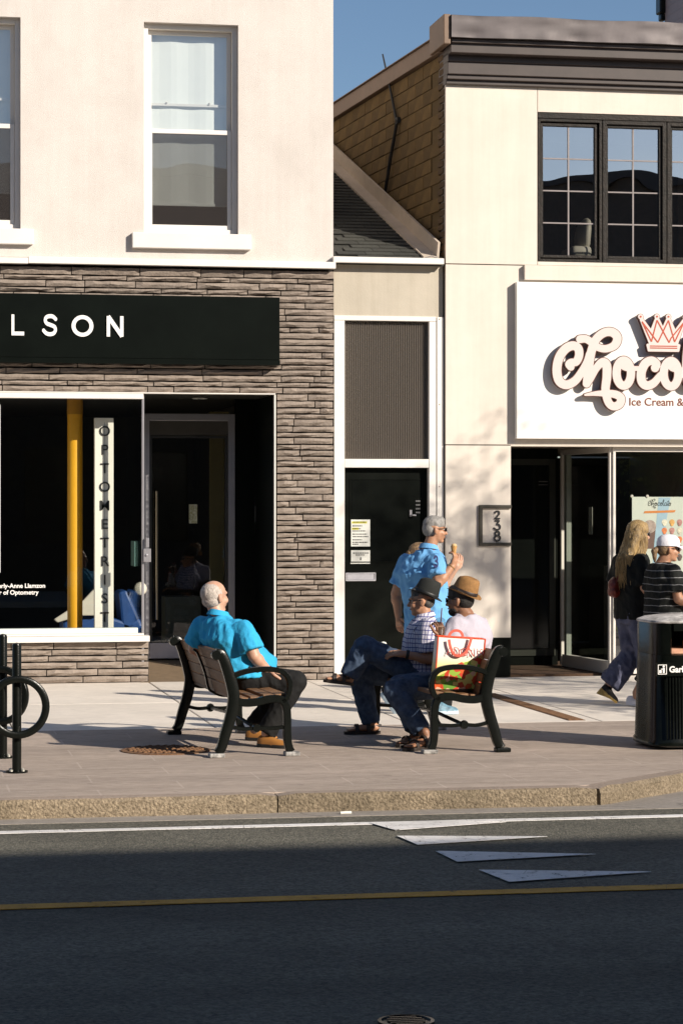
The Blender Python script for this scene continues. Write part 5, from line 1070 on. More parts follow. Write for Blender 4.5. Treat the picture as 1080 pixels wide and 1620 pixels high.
def hat(t, c, f, m, band, k=1.0, tilt=(0, 0, 0), crown=.115, brim=.055, up=.02):
    f, l, u = basis(Vector(f) + Vector(tilt)); c = Vector(c); q = lambda x, y, z: c + f * x * k + l * y * k + u * z * k
    ring = lambda rx, ry, z, dip=0, cr=0: [q(rx * math.cos(a), ry * math.sin(a), z + dip * math.sin(a) ** 2 - cr * max(0, math.cos(a)) ** 3 * 1.0) for a in np.linspace(0, 2 * math.pi, 32, endpoint=False)]
    mb = MB(); mb.loft([ring(.100, .085, 0), ring(.100, .085, .03), ring(.095, .080, .06, cr=.004), ring(.088, .070, crown * .86, cr=.016), ring(.078, .058, crown, cr=.020), ring(.055, .036, crown + .002, cr=.018), ring(.03, .014, crown - .022), ring(.004, .002, crown - .026)], cap=True); h = mb.build('hat', m, t, smooth=R(55))
    mb = MB(); mb.loft([ring(.098, .083, .004), ring(.100 + brim * .5, .085 + brim * .5, .001, dip=up * .3, cr=.004), ring(.100 + brim, .085 + brim * .9, -.002, dip=up, cr=.016), ring(.100 + brim, .085 + brim * .9, -.006, dip=up, cr=.016), ring(.100 + brim * .5, .085 + brim * .5, -.004, dip=up * .3, cr=.004), ring(.098, .083, -.001)], cap=False); mb.build('brim', m, h, smooth=R(60))
    mb = MB(); mb.loft([ring(.1015, .0865, .003), ring(.1025, .0875, .005), ring(.1022, .0872, .030), ring(.100, .085, .032)], cap=False); mb.build('hat_band', band, h, smooth=R(60)); return h
def collar(t, c, f, m, r=.068, h=.035, opn=.5):
    f, l, u = basis((Vector(f).x, Vector(f).y, 0)); mb = MB(); rings = []
    for i in range(25):
        a = opn + (2 * math.pi - 2 * opn) * i / 24; dr = f * math.cos(a) + l * math.sin(a); p_ = Vector(c) + dr * r; z = -.016 * math.cos(a)
        rings.append([p_ + UP * (z), p_ + dr * .020 + UP * (z - .022), p_ + dr * .024 + UP * (z - .020), p_ + dr * .004 + UP * (z + h * .45), p_ + UP * (z + h * .45)])
    mb.loft(rings); return mb.build('collar', m, t, smooth=R(60))
def tinted(name, c, **k): return mat(name, c, k.pop('rough', .85), var=k.pop('var', .10), vs=k.pop('vs', 6), bump=k.pop('bump', .25), bs=k.pop('bs', 45), spec=.25, **k)
TURQ = tinted('turquoise_cotton', (.035, .36, .62)); POLO = tinted('sky_blue_pique', (.14, .36, .64)); BLKC = tinted('black_trousers_cloth', (.010, .010, .010), var=.3)
JEAN = tinted('dark_blue_denim', (.034, .056, .10), vs=16, var=.3, c2=(.075, .11, .175), bs=200); JEAN2 = tinted('faded_lilac_denim', (.075, .085, .145), vs=7, var=.35, c2=(.15, .155, .23), bs=200); WTEE = tinted('pale_lavender_jersey', (.44, .405, .46)); BLKT = tinted('black_jersey', (.008, .009, .008), var=.3)
GREYH = mat('silver_grey_hair', (.19, .18, .165), .6, var=.3, vs=60, bump=.15, bs=140, stretch=(1, 1, .4), c2=(.33, .31, .29)); WHTH = mat('cropped_white_hair', (.46, .40, .35), .7, var=.3, vs=70, bump=.4, bs=160); DRKH = mat('dark_hair', (.012, .009, .007), .6, var=.4, vs=50, bump=.6, bs=140)
BLOND = mat('blonde_hair', (.20, .115, .038), .45, var=.5, vs=30, bump=.5, bs=90, stretch=(3, 3, .25), c2=(.48, .32, .13)); BRNH = mat('brown_hair', (.11, .06, .025), .5, var=.5, vs=40, bump=.5, bs=90, c2=(.32, .2, .1))
def pattern(name, base, line, period, width, two=True):
    m = mat(name, base, .85, var=.06, vs=6, bump=.2, bs=50, spec=.25); n, l = m.node_tree.nodes, m.node_tree.links; b = n['Principled BSDF']; src = b.inputs['Base Color'].links[0].from_socket
    tc = n.new('ShaderNodeTexCoord'); sx = n.new('ShaderNodeSeparateXYZ'); l.new(tc.outputs['Object'], sx.inputs[0])
    nz = n.new('ShaderNodeTexNoise'); nz.inputs['Scale'].default_value = 5; l.new(tc.outputs['Object'], nz.inputs['Vector'])
    def band(sock):
        a = n.new('ShaderNodeMath'); a.operation = 'MULTIPLY_ADD'; a.inputs[1].default_value = .035; l.new(nz.outputs['Fac'], a.inputs[0]); l.new(sock, a.inputs[2])
        d = n.new('ShaderNodeMath'); d.operation = 'DIVIDE'; d.inputs[1].default_value = period; l.new(a.outputs[0], d.inputs[0])
        f = n.new('ShaderNodeMath'); f.operation = 'FRACT'; l.new(d.outputs[0], f.inputs[0])
        c = n.new('ShaderNodeMath'); c.operation = 'LESS_THAN'; c.inputs[1].default_value = width; l.new(f.outputs[0], c.inputs[0]); return c.outputs[0]
    o = band(sx.outputs['Z'])
    if two:
        ad = n.new('ShaderNodeMath'); ad.operation = 'SUBTRACT'; l.new(sx.outputs['X'], ad.inputs[0]); l.new(sx.outputs['Y'], ad.inputs[1])
        o2 = band(ad.outputs[0]); mx_ = n.new('ShaderNodeMath'); mx_.operation = 'MAXIMUM'; l.new(o, mx_.inputs[0]); l.new(o2, mx_.inputs[1]); o = mx_.outputs[0]
    mx = n.new('ShaderNodeMix'); mx.data_type = 'RGBA'; l.new(o, mx.inputs[0]); l.new(src, mx.inputs[6]); mx.inputs[7].default_value = (*line, 1); l.new(mx.outputs[2], b.inputs['Base Color']); return m
PLAID = pattern('blue_check_cotton', (.60, .57, .64), (.06, .07, .22), .034, .20); STRIPE = pattern('black_jersey_with_grey_stripes', (.009, .010, .009), (.22, .22, .22), .062, .10, False)
TANHAT = mat('tan_straw', (.30, .15, .045), .7, var=.2, vs=40, bump=.5, bs=160); BLKHAT = mat('black_felt', (.011, .012, .010), .85, var=.2, vs=20)
LOAF = mat('tan_suede', (.36, .15, .03), .7, var=.15); SOLE = mat('dark_rubber_sole', (.02, .018, .016), .7); SANDL = mat('dark_brown_sandal_leather', (.022, .014, .010), .5, var=.2)
SNEAK = mat('blue_mesh_sneaker', (.05, .12, .19), .6, var=.5, vs=22, c2=(.20, .38, .48)); SNSOLE = mat('pale_blue_sneaker_sole', (.42, .52, .58), .6, var=.1)

def torso_rings(hip, chest, neck, w=1.0, dp=1.0, belly=0.0, f=None, low=0.0):
    hip, chest, neck = Vector(hip), Vector(chest), Vector(neck); mid = hip.lerp(chest, .45) + Vector(f) * belly * .5; top = chest.lerp(neck, .62)
    return [(hip - UP * (.08 + low), .165 * w, .115 * dp), (hip, .175 * w, .125 * dp + belly * .35), (mid, .165 * w, .115 * dp + belly * .7), (chest, .182 * w, .118 * dp + belly * .15), (chest.lerp(neck, .35), .188 * w, .105 * dp), (top, .155 * w, .085 * dp), (neck - UP * .01, .066, .066)]
def body(t, J, f, hf, skin, k=1.0, w=1.0, dp=1.0, belly=0.0, handL=None, handR=None, bare_feet=None, arm=1.0, jaw=1.0, hk=1.0):
    S, E = Shape(), Shape(); S.rings(torso_rings(J['hip'], J['chest'], J['neck'], w * .94, dp * .94, belly, f), f)
    q = head_shape(S, J['head'], hf, hk, jaw); S.cap(J['neck'] - UP * .02, .060, Vector(J['head']) - UP * .055 * hk - Vector(hf).normalized() * .014, .054)
    for s in 'LR':
        S.chain([J['sh' + s], J['el' + s], J['wr' + s]], [.052 * arm, .042 * arm, .029 * arm]); S.ell(Vector(J['el' + s]).lerp(J['wr' + s], .25), (Vector(J['wr' + s]) - Vector(J['el' + s])), .07, .044 * arm, .044 * arm)
        S.chain([Vector(J['hip']) + UP.cross(Vector(f)).normalized() * (.085 * w * (1 if s == 'L' else -1)) - UP * .03, J['kn' + s], J['an' + s]], [.075, .054, .038]); h = (handL, handR)[s == 'R']
        if h: hand(S, E, J['wr' + s], h[0], h[1], h[2], h[3], k=h[4] if len(h) > 4 else 1.0)
        if bare_feet is None: S.cap(J['an' + s], .036, Vector(J['an' + s]) - UP * .03, .034)
    if bare_feet: bare_feet(S)
    return S.solid('body', skin, t, .0075, 3, extra=E)
def trousers(t, J, f, m, w=1.0, dp=1.0, hem=.055, knee=.078, thigh=.105, cut=1.0, folds=.014, belly=0.0, rise=.06):
    S = Shape(); hip = Vector(J['hip']); S.rings([(hip - UP * .10, .165 * w, .12 * dp), (hip - UP * .03, .185 * w, .135 * dp + belly * .3), (hip + UP * rise, .18 * w, .13 * dp + belly * .5)], f)
    l = UP.cross(Vector(f)).normalized()
    for s, g in (('L', 1), ('R', -1)):
        a, k, n = hip + l * g * .085 * w - UP * .03, Vector(J['kn' + s]), Vector(J['an' + s]); e = k.lerp(n, cut); S.cap(a, thigh, k, knee); S.cap(k, knee, k.lerp(e, .4), (knee * .9 + hem) / 2 + .008); S.cap(k.lerp(e, .4), (knee * .9 + hem) / 2 + .008, e, hem, fb=True)
    return S.solid('trousers', m, t, .009, 4, folds=folds, fsize=.085)
def shirt(t, J, f, m, w=1.0, dp=1.0, belly=0.0, sleeve=.62, sr=.075, low=.06, folds=.014, hemw=1.06, neckr=.072, name='shirt'):
    S = Shape(); rg = torso_rings(J['hip'], J['chest'], J['neck'], w, dp, belly, f, low); rg = [(c, a + .016, b + .016) for c, a, b in rg[:-1]]; rg[0] = (rg[0][0], rg[0][1] * hemw, rg[0][2] * hemw + belly * .3); rg.append((Vector(J['neck']) - UP * .012, neckr, neckr)); S.rings(rg, f)
    for s in 'LR':
        a, b = Vector(J['sh' + s]), Vector(J['el' + s]); S.cap(Vector(J['chest']).lerp(J['neck'], .3).lerp(a, .5), .085, a, .07); S.cap(a, .070, a.lerp(b, sleeve), sr, fb=True)
    return S.solid(name, m, t, .008, 4, folds=folds, fsize=.10)
def person(label, d0, hip_uv, joints):
    P = lambda u, v, dd=0.0: atD(u, v, d0 + dd)
    J = {k: P(*q) for k, q in joints.items()}; h = J['hip']; return thing('person', label, 'person', (h.x, h.y, 0)), J, P
def short_hair(t, c, f, m, k=1.0, top=True, thick=.010, back=-.03, name='hair'):
    f, l, u = basis(f); c = Vector(c); q = lambda x, y, z: c + (f * x + l * y + u * z) * k; S = Shape()
    if top: S.ell(q(-.010, 0, .048), (f, l, u), .098 * k + thick * .6, .078 * k + thick * .7, .076 * k + thick); S.ell(q(.045, 0, .085), (f, l, u), .045 * k, .055 * k, .034 * k)
    S.ell(q(-.042, 0, .005), (f, l, u), .068 * k + thick * .5, .074 * k + thick * .5, .075 * k)
    return S.solid(name, m, t, .007, 4, folds=.004, fsize=.06)

# ---- the lone man on the first bench, seen from behind
f = camdir(.80, .60); t, J, P = person('heavyset man in a turquoise shirt and black trousers sitting alone with his back turned', 18.15, None, dict(
    hip=(390, 1068, 0), chest=(358, 1011, .02), neck=(346, 971, .04), head=(340, 944, .05), shR=(387, 997, -.15), shL=(319, 990, .16), elR=(402, 1038, -.2), wrR=(423, 1060, -.13), elL=(307, 1026, .22), wrL=(352, 1052, .34),
    knR=(467, 1079, -.10), anR=(421, 1160, -.12), knL=(459, 1078, .14), anL=(402, 1148, .12)))
hf = camdir(.78, .62, .02)
body(t, J, f, hf, SKIN2, w=1.12, dp=1.15, belly=.06, handR=(camdir(1, .1, -.18), camdir(.1, -.3, 1), -1, .25), handL=(camdir(1, 0, -.2), UP, 1, .3), arm=1.12, hk=1.04)
trousers(t, J, f, BLKC, w=1.08, dp=1.1, hem=.07, knee=.085, thigh=.11, belly=.05, rise=.075)
shirt(t, J, f, TURQ, w=1.12, dp=1.14, belly=.13, sleeve=.78, sr=.090, low=-.075, folds=.020)
collar(t, J['neck'] + UP * .004, f, TURQ, .068, .045)
S = Shape(); ff, ll, uu = basis(hf); c = J['head']; q = lambda x, y, z: c + (ff * x + ll * y + uu * z) * 1.04
S.ell(q(-.026, 0, .026), (ff, ll, uu), .090, .085, .085); S.ell(q(-.03, 0, -.03), (ff, ll, uu), .070, .078, .055); S.solid('hair', WHTH, t, .007, 3, folds=.004, fsize=.02)
hz = lambda u, v: onZ(u, v, 0)
shoe(t, hz(409, 1181.5) + UP * .004, hz(461, 1184.5) + UP * .004, LOAF, SOLE, .046, .07); shoe(t, hz(390, 1171) + UP * .004, hz(438, 1173) + UP * .004, LOAF, SOLE, .046, .07)
mb = MB(); l_ = UP.cross(f).normalized(); bc = J['hip'] + UP * .062 - f * .03; mb.bar([bc - f * .10 - l_ * .10, bc - f * .03 - l_ * .185, bc + f * .05 - l_ * .205, bc + f * .12 - l_ * .19], .03, .006, UP); mb.build('belt', mat('brown_belt', (.05, .02, .012), .5), t)

# ---- man in the black hat, legs crossed
f = camdir(-1, -.05); t, J, P = person('man in a black hat and checked shirt sitting with his jeans legs crossed', 18.95, None, dict(
    hip=(672, 1066, 0), chest=(668, 1011, 0), neck=(671, 974, 0), head=(667, 951, 0), shL=(676, 992, -.17), shR=(664, 994, .18), elL=(679, 1043, -.21), wrL=(640, 1035, -.22), elR=(655, 1042, .22), wrR=(618, 1031, .05),
    knL=(577, 1024, -.10), anL=(552, 1070, -.10), knR=(568, 1062, .12), anR=(586, 1143, .12)))
hf = camdir(-.98, .12, -.04)
def feet(S):
    sandal(t, S, P(558, 1085, -.10), P(512, 1079, -.12), P(553, 1068, -.1), SANDL); sandal(t, S, onZ(600, 1161) + UP * .003, onZ(545, 1162) + UP * .003, P(588, 1143, .12), SANDL)
body(t, J, f, hf, SKIN, w=.98, handL=(camdir(-1, .05, .08), camdir(-.1, -.5, 1), -1, .35), handR=(camdir(-1, -.1, .0), UP, 1, .5), bare_feet=feet, jaw=.95)
trousers(t, J, f, JEAN, hem=.070, knee=.088, thigh=.105, folds=.020)
sh_ = shirt(t, J, f, PLAID, w=1.02, dp=1.08, belly=.03, sleeve=.80, sr=.085, low=.0, folds=.020)
collar(t, J['neck'] + UP * .004, f, PLAID, .066, .045)
short_hair(t, J['head'], hf, mat('greying_dark_hair', (.03, .026, .022), .7, var=.5, vs=60, c2=(.12, .11, .10)), .93, True, .002); face_bits(t, J['head'], hf, 1.0, specs=True, hairm=GREYH)
hat(t, J['head'] + UP * .052 + camdir(.03, 0), hf, BLKHAT, mat('black_hat_ribbon', (.006, .006, .006), .5), .98, tilt=(0, 0, .45), crown=.130, brim=.042)
mb = MB(); d_ = (J['wrL'] - J['elL']).normalized(); a_ = d_.orthogonal().normalized(); b_ = d_.cross(a_); mb.bar([J['wrL'] - d_ * .02 + (a_ * math.cos(x) + b_ * math.sin(x)) * .034 for x in np.linspace(0, 2 * math.pi, 20, endpoint=False)], .024, .008, d_, closed=True); mb.build('wristwatch', INK, t)
mb = MB(); pk = P(661, 998, -.155); mb.obox(pk, camdir(.03, .01, -.012), camdir(0, .012, 0), UP * .018 + camdir(.01, 0)); mb.build('pocket_case', mat('dark_case', (.02, .008, .006), .4), t, bevel=.005)
q_ = P(606, 1025, .0); mb = MB(); mb.lathe([(.018, 0), (.030, .03), (.032, .035), (.020, .055), (.002, .06)], q_ - UP * .01, 14); tag(mb.build('ice_cream_tub', PAPER, None, smooth=R(60)), 'small white tub held in the hands of the man in the black hat', 'tub')

# ---- man in the tan hat
f = camdir(-.80, .60); t, J, P = person('man in a tan straw hat and pale lavender top sitting behind the shopping bag', 18.25, None, dict(
    hip=(730, 1072, 0), chest=(740, 1008, .02), neck=(737, 969, .0), head=(727, 950, .02), shL=(720, 990, -.15), shR=(759, 990, .16), elL=(706, 1036, -.24), wrL=(697, 1008, -.30), elR=(752, 1045, .26), wrR=(712, 1050, .30),
    knL=(624, 1092, -.16), anL=(667, 1156, -.32), knR=(632, 1086, .05), anR=(655, 1152, -.22)))
hf = camdir(-.90, .42, -.04)
def feet(S):
    sandal(t, S, onZ(684, 1184) + UP * .003, onZ(640, 1189) + UP * .003, P(672, 1158, -.36), SANDL); sandal(t, S, onZ(668, 1177) + UP * .003, onZ(629, 1183) + UP * .003, P(658, 1150, -.24), SANDL)
body(t, J, f, hf, SKIN3, w=1.02, handL=(camdir(-.1, -.1, 1), camdir(.6, -.8, 0), 1, .8, .95), handR=(camdir(-1, 0, 0), UP, 1, .4), bare_feet=feet)
trousers(t, J, f, JEAN, hem=.066, knee=.085, thigh=.105, folds=.018)
shirt(t, J, f, WTEE, w=1.10, dp=1.12, belly=.04, sleeve=.85, sr=.080, low=.06, folds=.016)
short_hair(t, J['head'], hf, DRKH, 1.0, True, .006); face_bits(t, J['head'], hf, 1.0, shades=True, hairm=DRKH)
S = Shape(); ff, ll, uu = basis(hf); c = J['head']; q = lambda x, y, z: c + ff * x + ll * y + uu * z
S.ell(q(.055, 0, -.085), (ff, ll, uu), .040, .046, .034); S.ell(q(.03, 0, -.07), (ff, ll, uu), .055, .061, .034); S.solid('beard', DRKH, t, .007, 2, folds=.004, fsize=.02)
hat(t, J['head'] + UP * .058 + camdir(.035, 0), hf, TANHAT, mat('dark_hat_ribbon', (.02, .012, .010), .5), .99, tilt=(0, 0, .42), crown=.125, brim=.040)
q_ = P(696, 996, -.30); cup = thing('iced_coffee_cup', 'clear cup of iced coffee with a straw held by the man in the tan hat', 'cup', q_ - UP * .06)
mb = MB(); mb.lathe([(.028, -.06), (.037, .02)], q_, 20); mb.build('drink', mat('iced_coffee', (.13, .065, .03), .25, var=.3, vs=30), cup, smooth=R(40))
mb = MB(); mb.lathe([(.030, -.062), (.0405, .045), (.042, .05), (.040, .052), (.036, .075), (.02, .088), (.004, .09)], q_, 20, cap=False); mb.build('plastic_shell', glass('clear_plastic', .10, (.85, .85, .83), rough=.1), cup, smooth=True)
mb = MB(); mb.tube([q_ + UP * .0, q_ + Vector((.012, 0, .16))], .0045, 8); mb.build('straw', mat('brown_straw', (.12, .03, .02), .5), cup)

# ---- man in the pale blue polo, walking with a cone
f = camdir(.62, .78); t, J, P = person('grey haired man in a sky blue polo shirt walking past with an ice cream cone', 20.9, None, dict(
    hip=(678, 992, 0), chest=(666, 908, 0), neck=(678, 866, .02), head=(687, 838, .03), shR=(690, 889, -.14), shL=(643, 889, .16), elR=(693, 922, -.24), wrR=(715, 895, -.20), elL=(626, 940, .20), wrL=(630, 974, .20),
    knR=(705, 1062, -.05), anR=(701, 1116, 0), knL=(660, 1055, .10), anL=(610, 1098, .12)))
hf = camdir(.97, .25, -.05)
body(t, J, f, hf, SKIN, w=1.0, handR=(camdir(.35, .0, 1), camdir(.9, -.45, 0), -1, .85), handL=(camdir(.10, -.1, -1), camdir(-.7, -.7, 0), 1, .35), arm=1.12)
trousers(t, J, f, BLKC, hem=.07, knee=.082, thigh=.10)
shirt(t, J, f, POLO, w=1.08, dp=1.12, belly=.05, sleeve=.72, sr=.088, low=.06, folds=.022, hemw=1.08)
collar(t, J['neck'] + UP * .004, f, POLO, .068, .045)
short_hair(t, J['head'], hf, GREYH, .98, True, .004); face_bits(t, J['head'], hf, 1.0, shades=True, hairm=GREYH)
n3 = camdir(.25, -.97); p3 = P(689, 888, -.272); xr = Vector((-n3.y, n3.x, 0)).normalized(); xr = xr if xr.dot(RGT) > 0 else -xr
lo = trace(([(SP([(20, 22), (34, 8), (60, 6), (78, 22), (70, 42), (46, 48), (72, 54), (84, 72), (74, 92), (46, 98), (16, 84)], 5), 10)]), res=3)
mb = MB()
for lp in lo:
    n_ = len(lp); pts = [p3 + xr * ((a - 50) * .00034) - UP * ((b - 50) * .00085) for a, b in lp]
    for i in range(n_):                                    # outline ribbon of the numeral, filled below
        pass
ob_ = flat_obj('number_patch', lo, 0, 0, 0, .00052, mat('navy_patch', (.012, .016, .10), .7), None, .004, None, .00095)
M_ = Matrix((( xr.x, 0, 0), (xr.y, 0, 0), (0, 0, 1)));
for v in ob_.data.vertices:
    x, y, z = v.co; w_ = p3 + xr * (x - .026) + UP * (z + .047) + n3.normalized() * (.0 - y); v.co = w_ - OFF[t.name]
ob_.parent = t
shoe(t, onZ(686, 1131) + UP * .004, onZ(724, 1131) + camdir(0, .08) + UP * .004, SNEAK, SNSOLE, .048, .085, .03, 'sneaker')
shoe(t, P(603, 1098, .12), P(634, 1138, .02), SNEAK, SNSOLE, .048, .085, .03, 'sneaker')
mb = MB(); q_ = P(702, 1124, -.075); mb.bar([q_ + camdir(x * .01, .0, z * .01) for x, z in ((-3, .3), (-1.5, -.8), (0, -.6), (4.5, 1.6))], .004, [.006, .018, .014, .003], camdir(0, 1)); mb.build('side_flash', LETTER_W, t)
cn = P(717.5, 872, -.20); t2 = thing('ice_cream_cone', 'wafer ice cream cone held up by the man in the sky blue polo', 'ice cream', cn - UP * .07)
mb = MB(); mb.lathe([(.008, -.075), (.020, 0), (.027, .035), (.028, .045), (.024, .045)], cn, 16); mb.build('wafer', mat('wafer', (.52, .28, .09), .7, var=.2, vs=60, bump=.6, bs=90), t2, smooth=R(40))
mb = MB(); mb.lathe([(.024, .040), (.025, .052), (.017, .062), (.003, .066)], cn, 14); mb.build('scoop', mat('cream_scoop', (.62, .42, .20), .5), t2, smooth=True)
mb = MB(); d_ = (J['wrR'] - J['elR']).normalized(); a_ = d_.orthogonal().normalized(); b_ = d_.cross(a_); mb.tube([J['wrR'] - d_ * .015 + (a_ * math.cos(x) + b_ * math.sin(x)) * .034 for x in np.linspace(0, 2 * math.pi, 20, endpoint=False)], .004, 6, closed=True); mb.build('bracelet', mat('gold_chain', (.55, .36, .12), .3, .8), t)

# ---- woman hidden behind him
f = camdir(.9, .3); t, J, P = person('brown haired person mostly hidden behind the man in the sky blue polo', 21.6, None, dict(
    hip=(672, 985, 0), chest=(668, 915, 0), neck=(668, 900, 0), head=(664, 880, 0), shR=(676, 898, -.14), shL=(662, 898, .15), elR=(700, 930, -.18), wrR=(719, 902, -.2), elL=(672, 935, .2), wrL=(690, 925, .2),
    knR=(676, 1060, -.05), anR=(668, 1108, -.04), knL=(682, 1056, .1), anL=(690, 1106, .1)))
hf = camdir(.95, .3)
body(t, J, f, hf, SKIN2, w=.86, dp=.85, handR=(camdir(.5, 0, 1), camdir(.7, -.7, 0), -1, .4), handL=(camdir(1, 0, 0), UP, 1, .4), arm=.85, hk=.95)
trousers(t, J, f, BLKC, w=.92, hem=.05, knee=.065, thigh=.088); shirt(t, J, f, BLKT, w=.9, dp=.9, sleeve=.6, sr=.065, low=.08)
short_hair(t, J['head'], hf, BRNH, .96, True, .008)
S = Shape(); c = J['head']; ff, ll, uu = basis(hf); S.ell(c - ff * .10 + uu * .03, (ff, ll, uu), .026, .03, .026); S.chain([c - ff * .11 + uu * .02, c - ff * .125 - uu * .06, c - ff * .10 - uu * .16], [.024, .02, .008]); S.solid('ponytail', BRNH, t, .008, 2, folds=.008, fsize=.03)
face_bits(t, J['head'], hf, .95, hairm=BRNH)
shoe(t, onZ(658, 1121), onZ(688, 1121), BLKC, SOLE, .042, .07); shoe(t, onZ(681, 1117), onZ(710, 1117), BLKC, SOLE, .042, .07)

# ---- blonde woman walking
def strands(t, c, f, m, n, z0, z1, spread, seed, back=.09, wid=.0075, keep=None):
    r = random.Random(seed); ff, ll, uu = basis(f); mb = MB()
    for i in range(n):
        a = r.uniform(math.pi * .42, math.pi * 1.58); e = r.uniform(.2, 1.45); p0 = c + (ff * math.cos(a) * .098 * math.cos(e) + ll * math.sin(a) * .085 * math.cos(e)) + uu * (.035 + .09 * math.sin(e))
        o = ff * math.cos(a) * (.105 + r.uniform(0, .02)) + ll * math.sin(a) * (.092 + r.uniform(0, .02)); zz = r.uniform(z0, z1); p1 = c + o + uu * .01; p2 = c + o * (1.0 + .15 * spread) - UP * .12; p3_ = c + o * (.95 + spread * r.uniform(.1, .5)) - UP * zz * .7 - ff * back * .8 + ll * r.uniform(-.02, .02); p4 = c + o * (.85 + spread * r.uniform(.0, .5)) - UP * zz - ff * back * .8 + ll * r.uniform(-.03, .03)
        mb.tube(smooth_path([tuple(p) for p in (p0, p1, p2, p3_, p4)], 3), [wid * x for x in (.4, .7, .9, 1, 1, 1, 1, 1, 1, .9, .8, .6, .25)], 5)
    return mb.build('hair_strands', m, t, smooth=True)
f = camdir(.86, .5); t, J, P = person('woman with long blonde hair in a black top and jeans walking past the shop', 22.0, None, dict(
    hip=(1000, 968, 0), chest=(996, 900, 0), neck=(1003, 868, 0), head=(1009, 846, 0), shR=(1012, 888, -.13), shL=(980, 888, .14), elR=(1017, 930, -.16), wrR=(1035, 950, -.10), elL=(970, 925, .16), wrL=(985, 945, .2),
    knR=(1022, 1040, -.08), anR=(1032, 1100, -.06), knL=(1000, 1036, .08), anL=(962, 1083, .08)))
hf = camdir(.93, .36)
body(t, J, f, hf, SKIN2, w=.9, dp=.9, handR=(camdir(.5, 0, -.8), camdir(.5, -.8, 0), -1, .4), handL=(camdir(.8, 0, -.4), UP, 1, .5), arm=.92, hk=.97)
trousers(t, J, f, JEAN2, w=.94, rise=.03, hem=.105, knee=.09, thigh=.105, cut=.97, folds=.026)
shirt(t, J, f, BLKT, w=.98, dp=1.0, sleeve=.9, sr=.075, low=-.02, folds=.016)
short_hair(t, J['head'], hf, BLOND, 1.0, True, .014)
S = Shape(); c = J['head']; ff, ll, uu = basis(hf)
for sd_2 in (-1, 0, 1): S.chain([c - ff * .02 + ll * sd_2 * .045 + uu * .04, c - ff * .055 + ll * sd_2 * .055 - uu * .05, c - ff * .12 + ll * sd_2 * .06 - uu * .2, c - ff * .15 + ll * sd_2 * .05 - uu * .36], [.06, .058, .05, .02])
S.solid('hair_mass', BLOND, t, .009, 3, folds=.014, fsize=.05, squeeze=(1.6, 1.6, .2))
strands(t, J['head'], hf, BLOND, 900, .30, .52, .5, 4, wid=.0048); face_bits(t, J['head'], hf, .97, shades=True, hairm=BRNH)
shoe(t, P(949, 1090, .08), P(974, 1112, .03), mat('black_espadrille', (.02, .017, .012), .7), mat('jute_wedge', (.50, .33, .10), .8, var=.25, vs=60, bump=.4), .042, .06, .02, 'espadrille', wedge=.05)
shoe(t, onZ(1018, 1112) + UP * .02, onZ(1052, 1114) + UP * .01, mat('black_espadrille', (.02, .017, .012), .7), mat('jute_wedge', (.50, .33, .10), .8), .042, .06, .02, 'espadrille', wedge=.02)
hb = P(972, 927, .0); t2 = thing('handbag', 'dark red leather handbag on the shoulder of the blonde woman', 'handbag', hb - UP * .1)
REDL = mat('dark_red_leather', (.14, .018, .010), .45, var=.2); S = Shape(); S.ell(hb, (camdir(.3, 1), camdir(-1, .3), UP), .11, .055, .085); S.ell(hb - UP * .05, (camdir(.3, 1), camdir(-1, .3), UP), .13, .06, .055); S.solid('pouch', REDL, t2, .009, 2, folds=.012, fsize=.06)
mb = MB(); mb.bar([hb + camdir(-.0, -.09, .04), hb + camdir(.05, -.08, .16), J['shL'] + UP * .075, hb + camdir(.05, .10, .16), hb + camdir(0, .11, .04)], .014, .005, camdir(1, 0)); mb.build('strap', REDL, t2)

# ---- woman in the white cap
f = camdir(.9, .42); t, J, P = person('woman in a white cap and black striped top walking behind the litter bin', 21.55, None, dict(
    hip=(1048, 985, 0), chest=(1050, 915, 0), neck=(1047, 888, 0), head=(1056, 869, 0), shR=(1064, 903, -.15), shL=(1034, 903, .15), elR=(1072, 948, -.20), wrR=(1096, 958, -.16), elL=(1026, 945, .2), wrL=(1040, 965, .25),
    knR=(1058, 1045, -.08), anR=(1075, 1098, -.08), knL=(1036, 1042, .08), anL=(1006, 1096, .06)))
hf = camdir(.97, .22, -.03)
body(t, J, f, hf, SKIN, w=.95, dp=.98, handR=(camdir(1, 0, .2), UP, -1, .4), handL=(camdir(.8, 0, -.4), UP, 1, .5), arm=1.0, hk=.96)
trousers(t, J, f, BLKC, w=1.02, hem=.075, knee=.08, thigh=.105, cut=.72)
shirt(t, J, f, STRIPE, w=1.06, dp=1.08, belly=.03, sleeve=.75, sr=.085, low=.04, folds=.014)
short_hair(t, J['head'], hf, BRNH, .95, True, .004); face_bits(t, J['head'], hf, .96, shades=True, hairm=BRNH)
ff, ll, uu = basis(hf); c = J['head'] + UP * .030; CAPM = tinted('white_cap_cotton', (.74, .72, .76)); mb = MB()
rg = lambda a, b, z: [c + ff * a * math.cos(x) + ll * b * math.sin(x) + uu * z for x in np.linspace(0, 2 * math.pi, 28, endpoint=False)]
mb.loft([rg(.106, .088, 0), rg(.107, .089, .03), rg(.098, .082, .065), rg(.070, .060, .092), rg(.03, .026, .103), rg(.003, .003, .105)]); cp = mb.build('cap', CAPM, t, smooth=R(60))
mb = MB(); rings = []
for i in range(13):
    a = -1.05 + 2.1 * i / 12; p0 = c + ff * .104 * math.cos(a) + ll * .087 * math.sin(a) + uu * .004; out = ff * (.085 * math.cos(a * .9)) + ll * .012 * math.sin(a) - uu * (.014 + .012 * math.sin(a) ** 2); rings.append([p0, p0 + out * .5 + uu * .004, p0 + out, p0 + out - uu * .005, p0 + out * .5 - uu * .002, p0 - uu * .006])
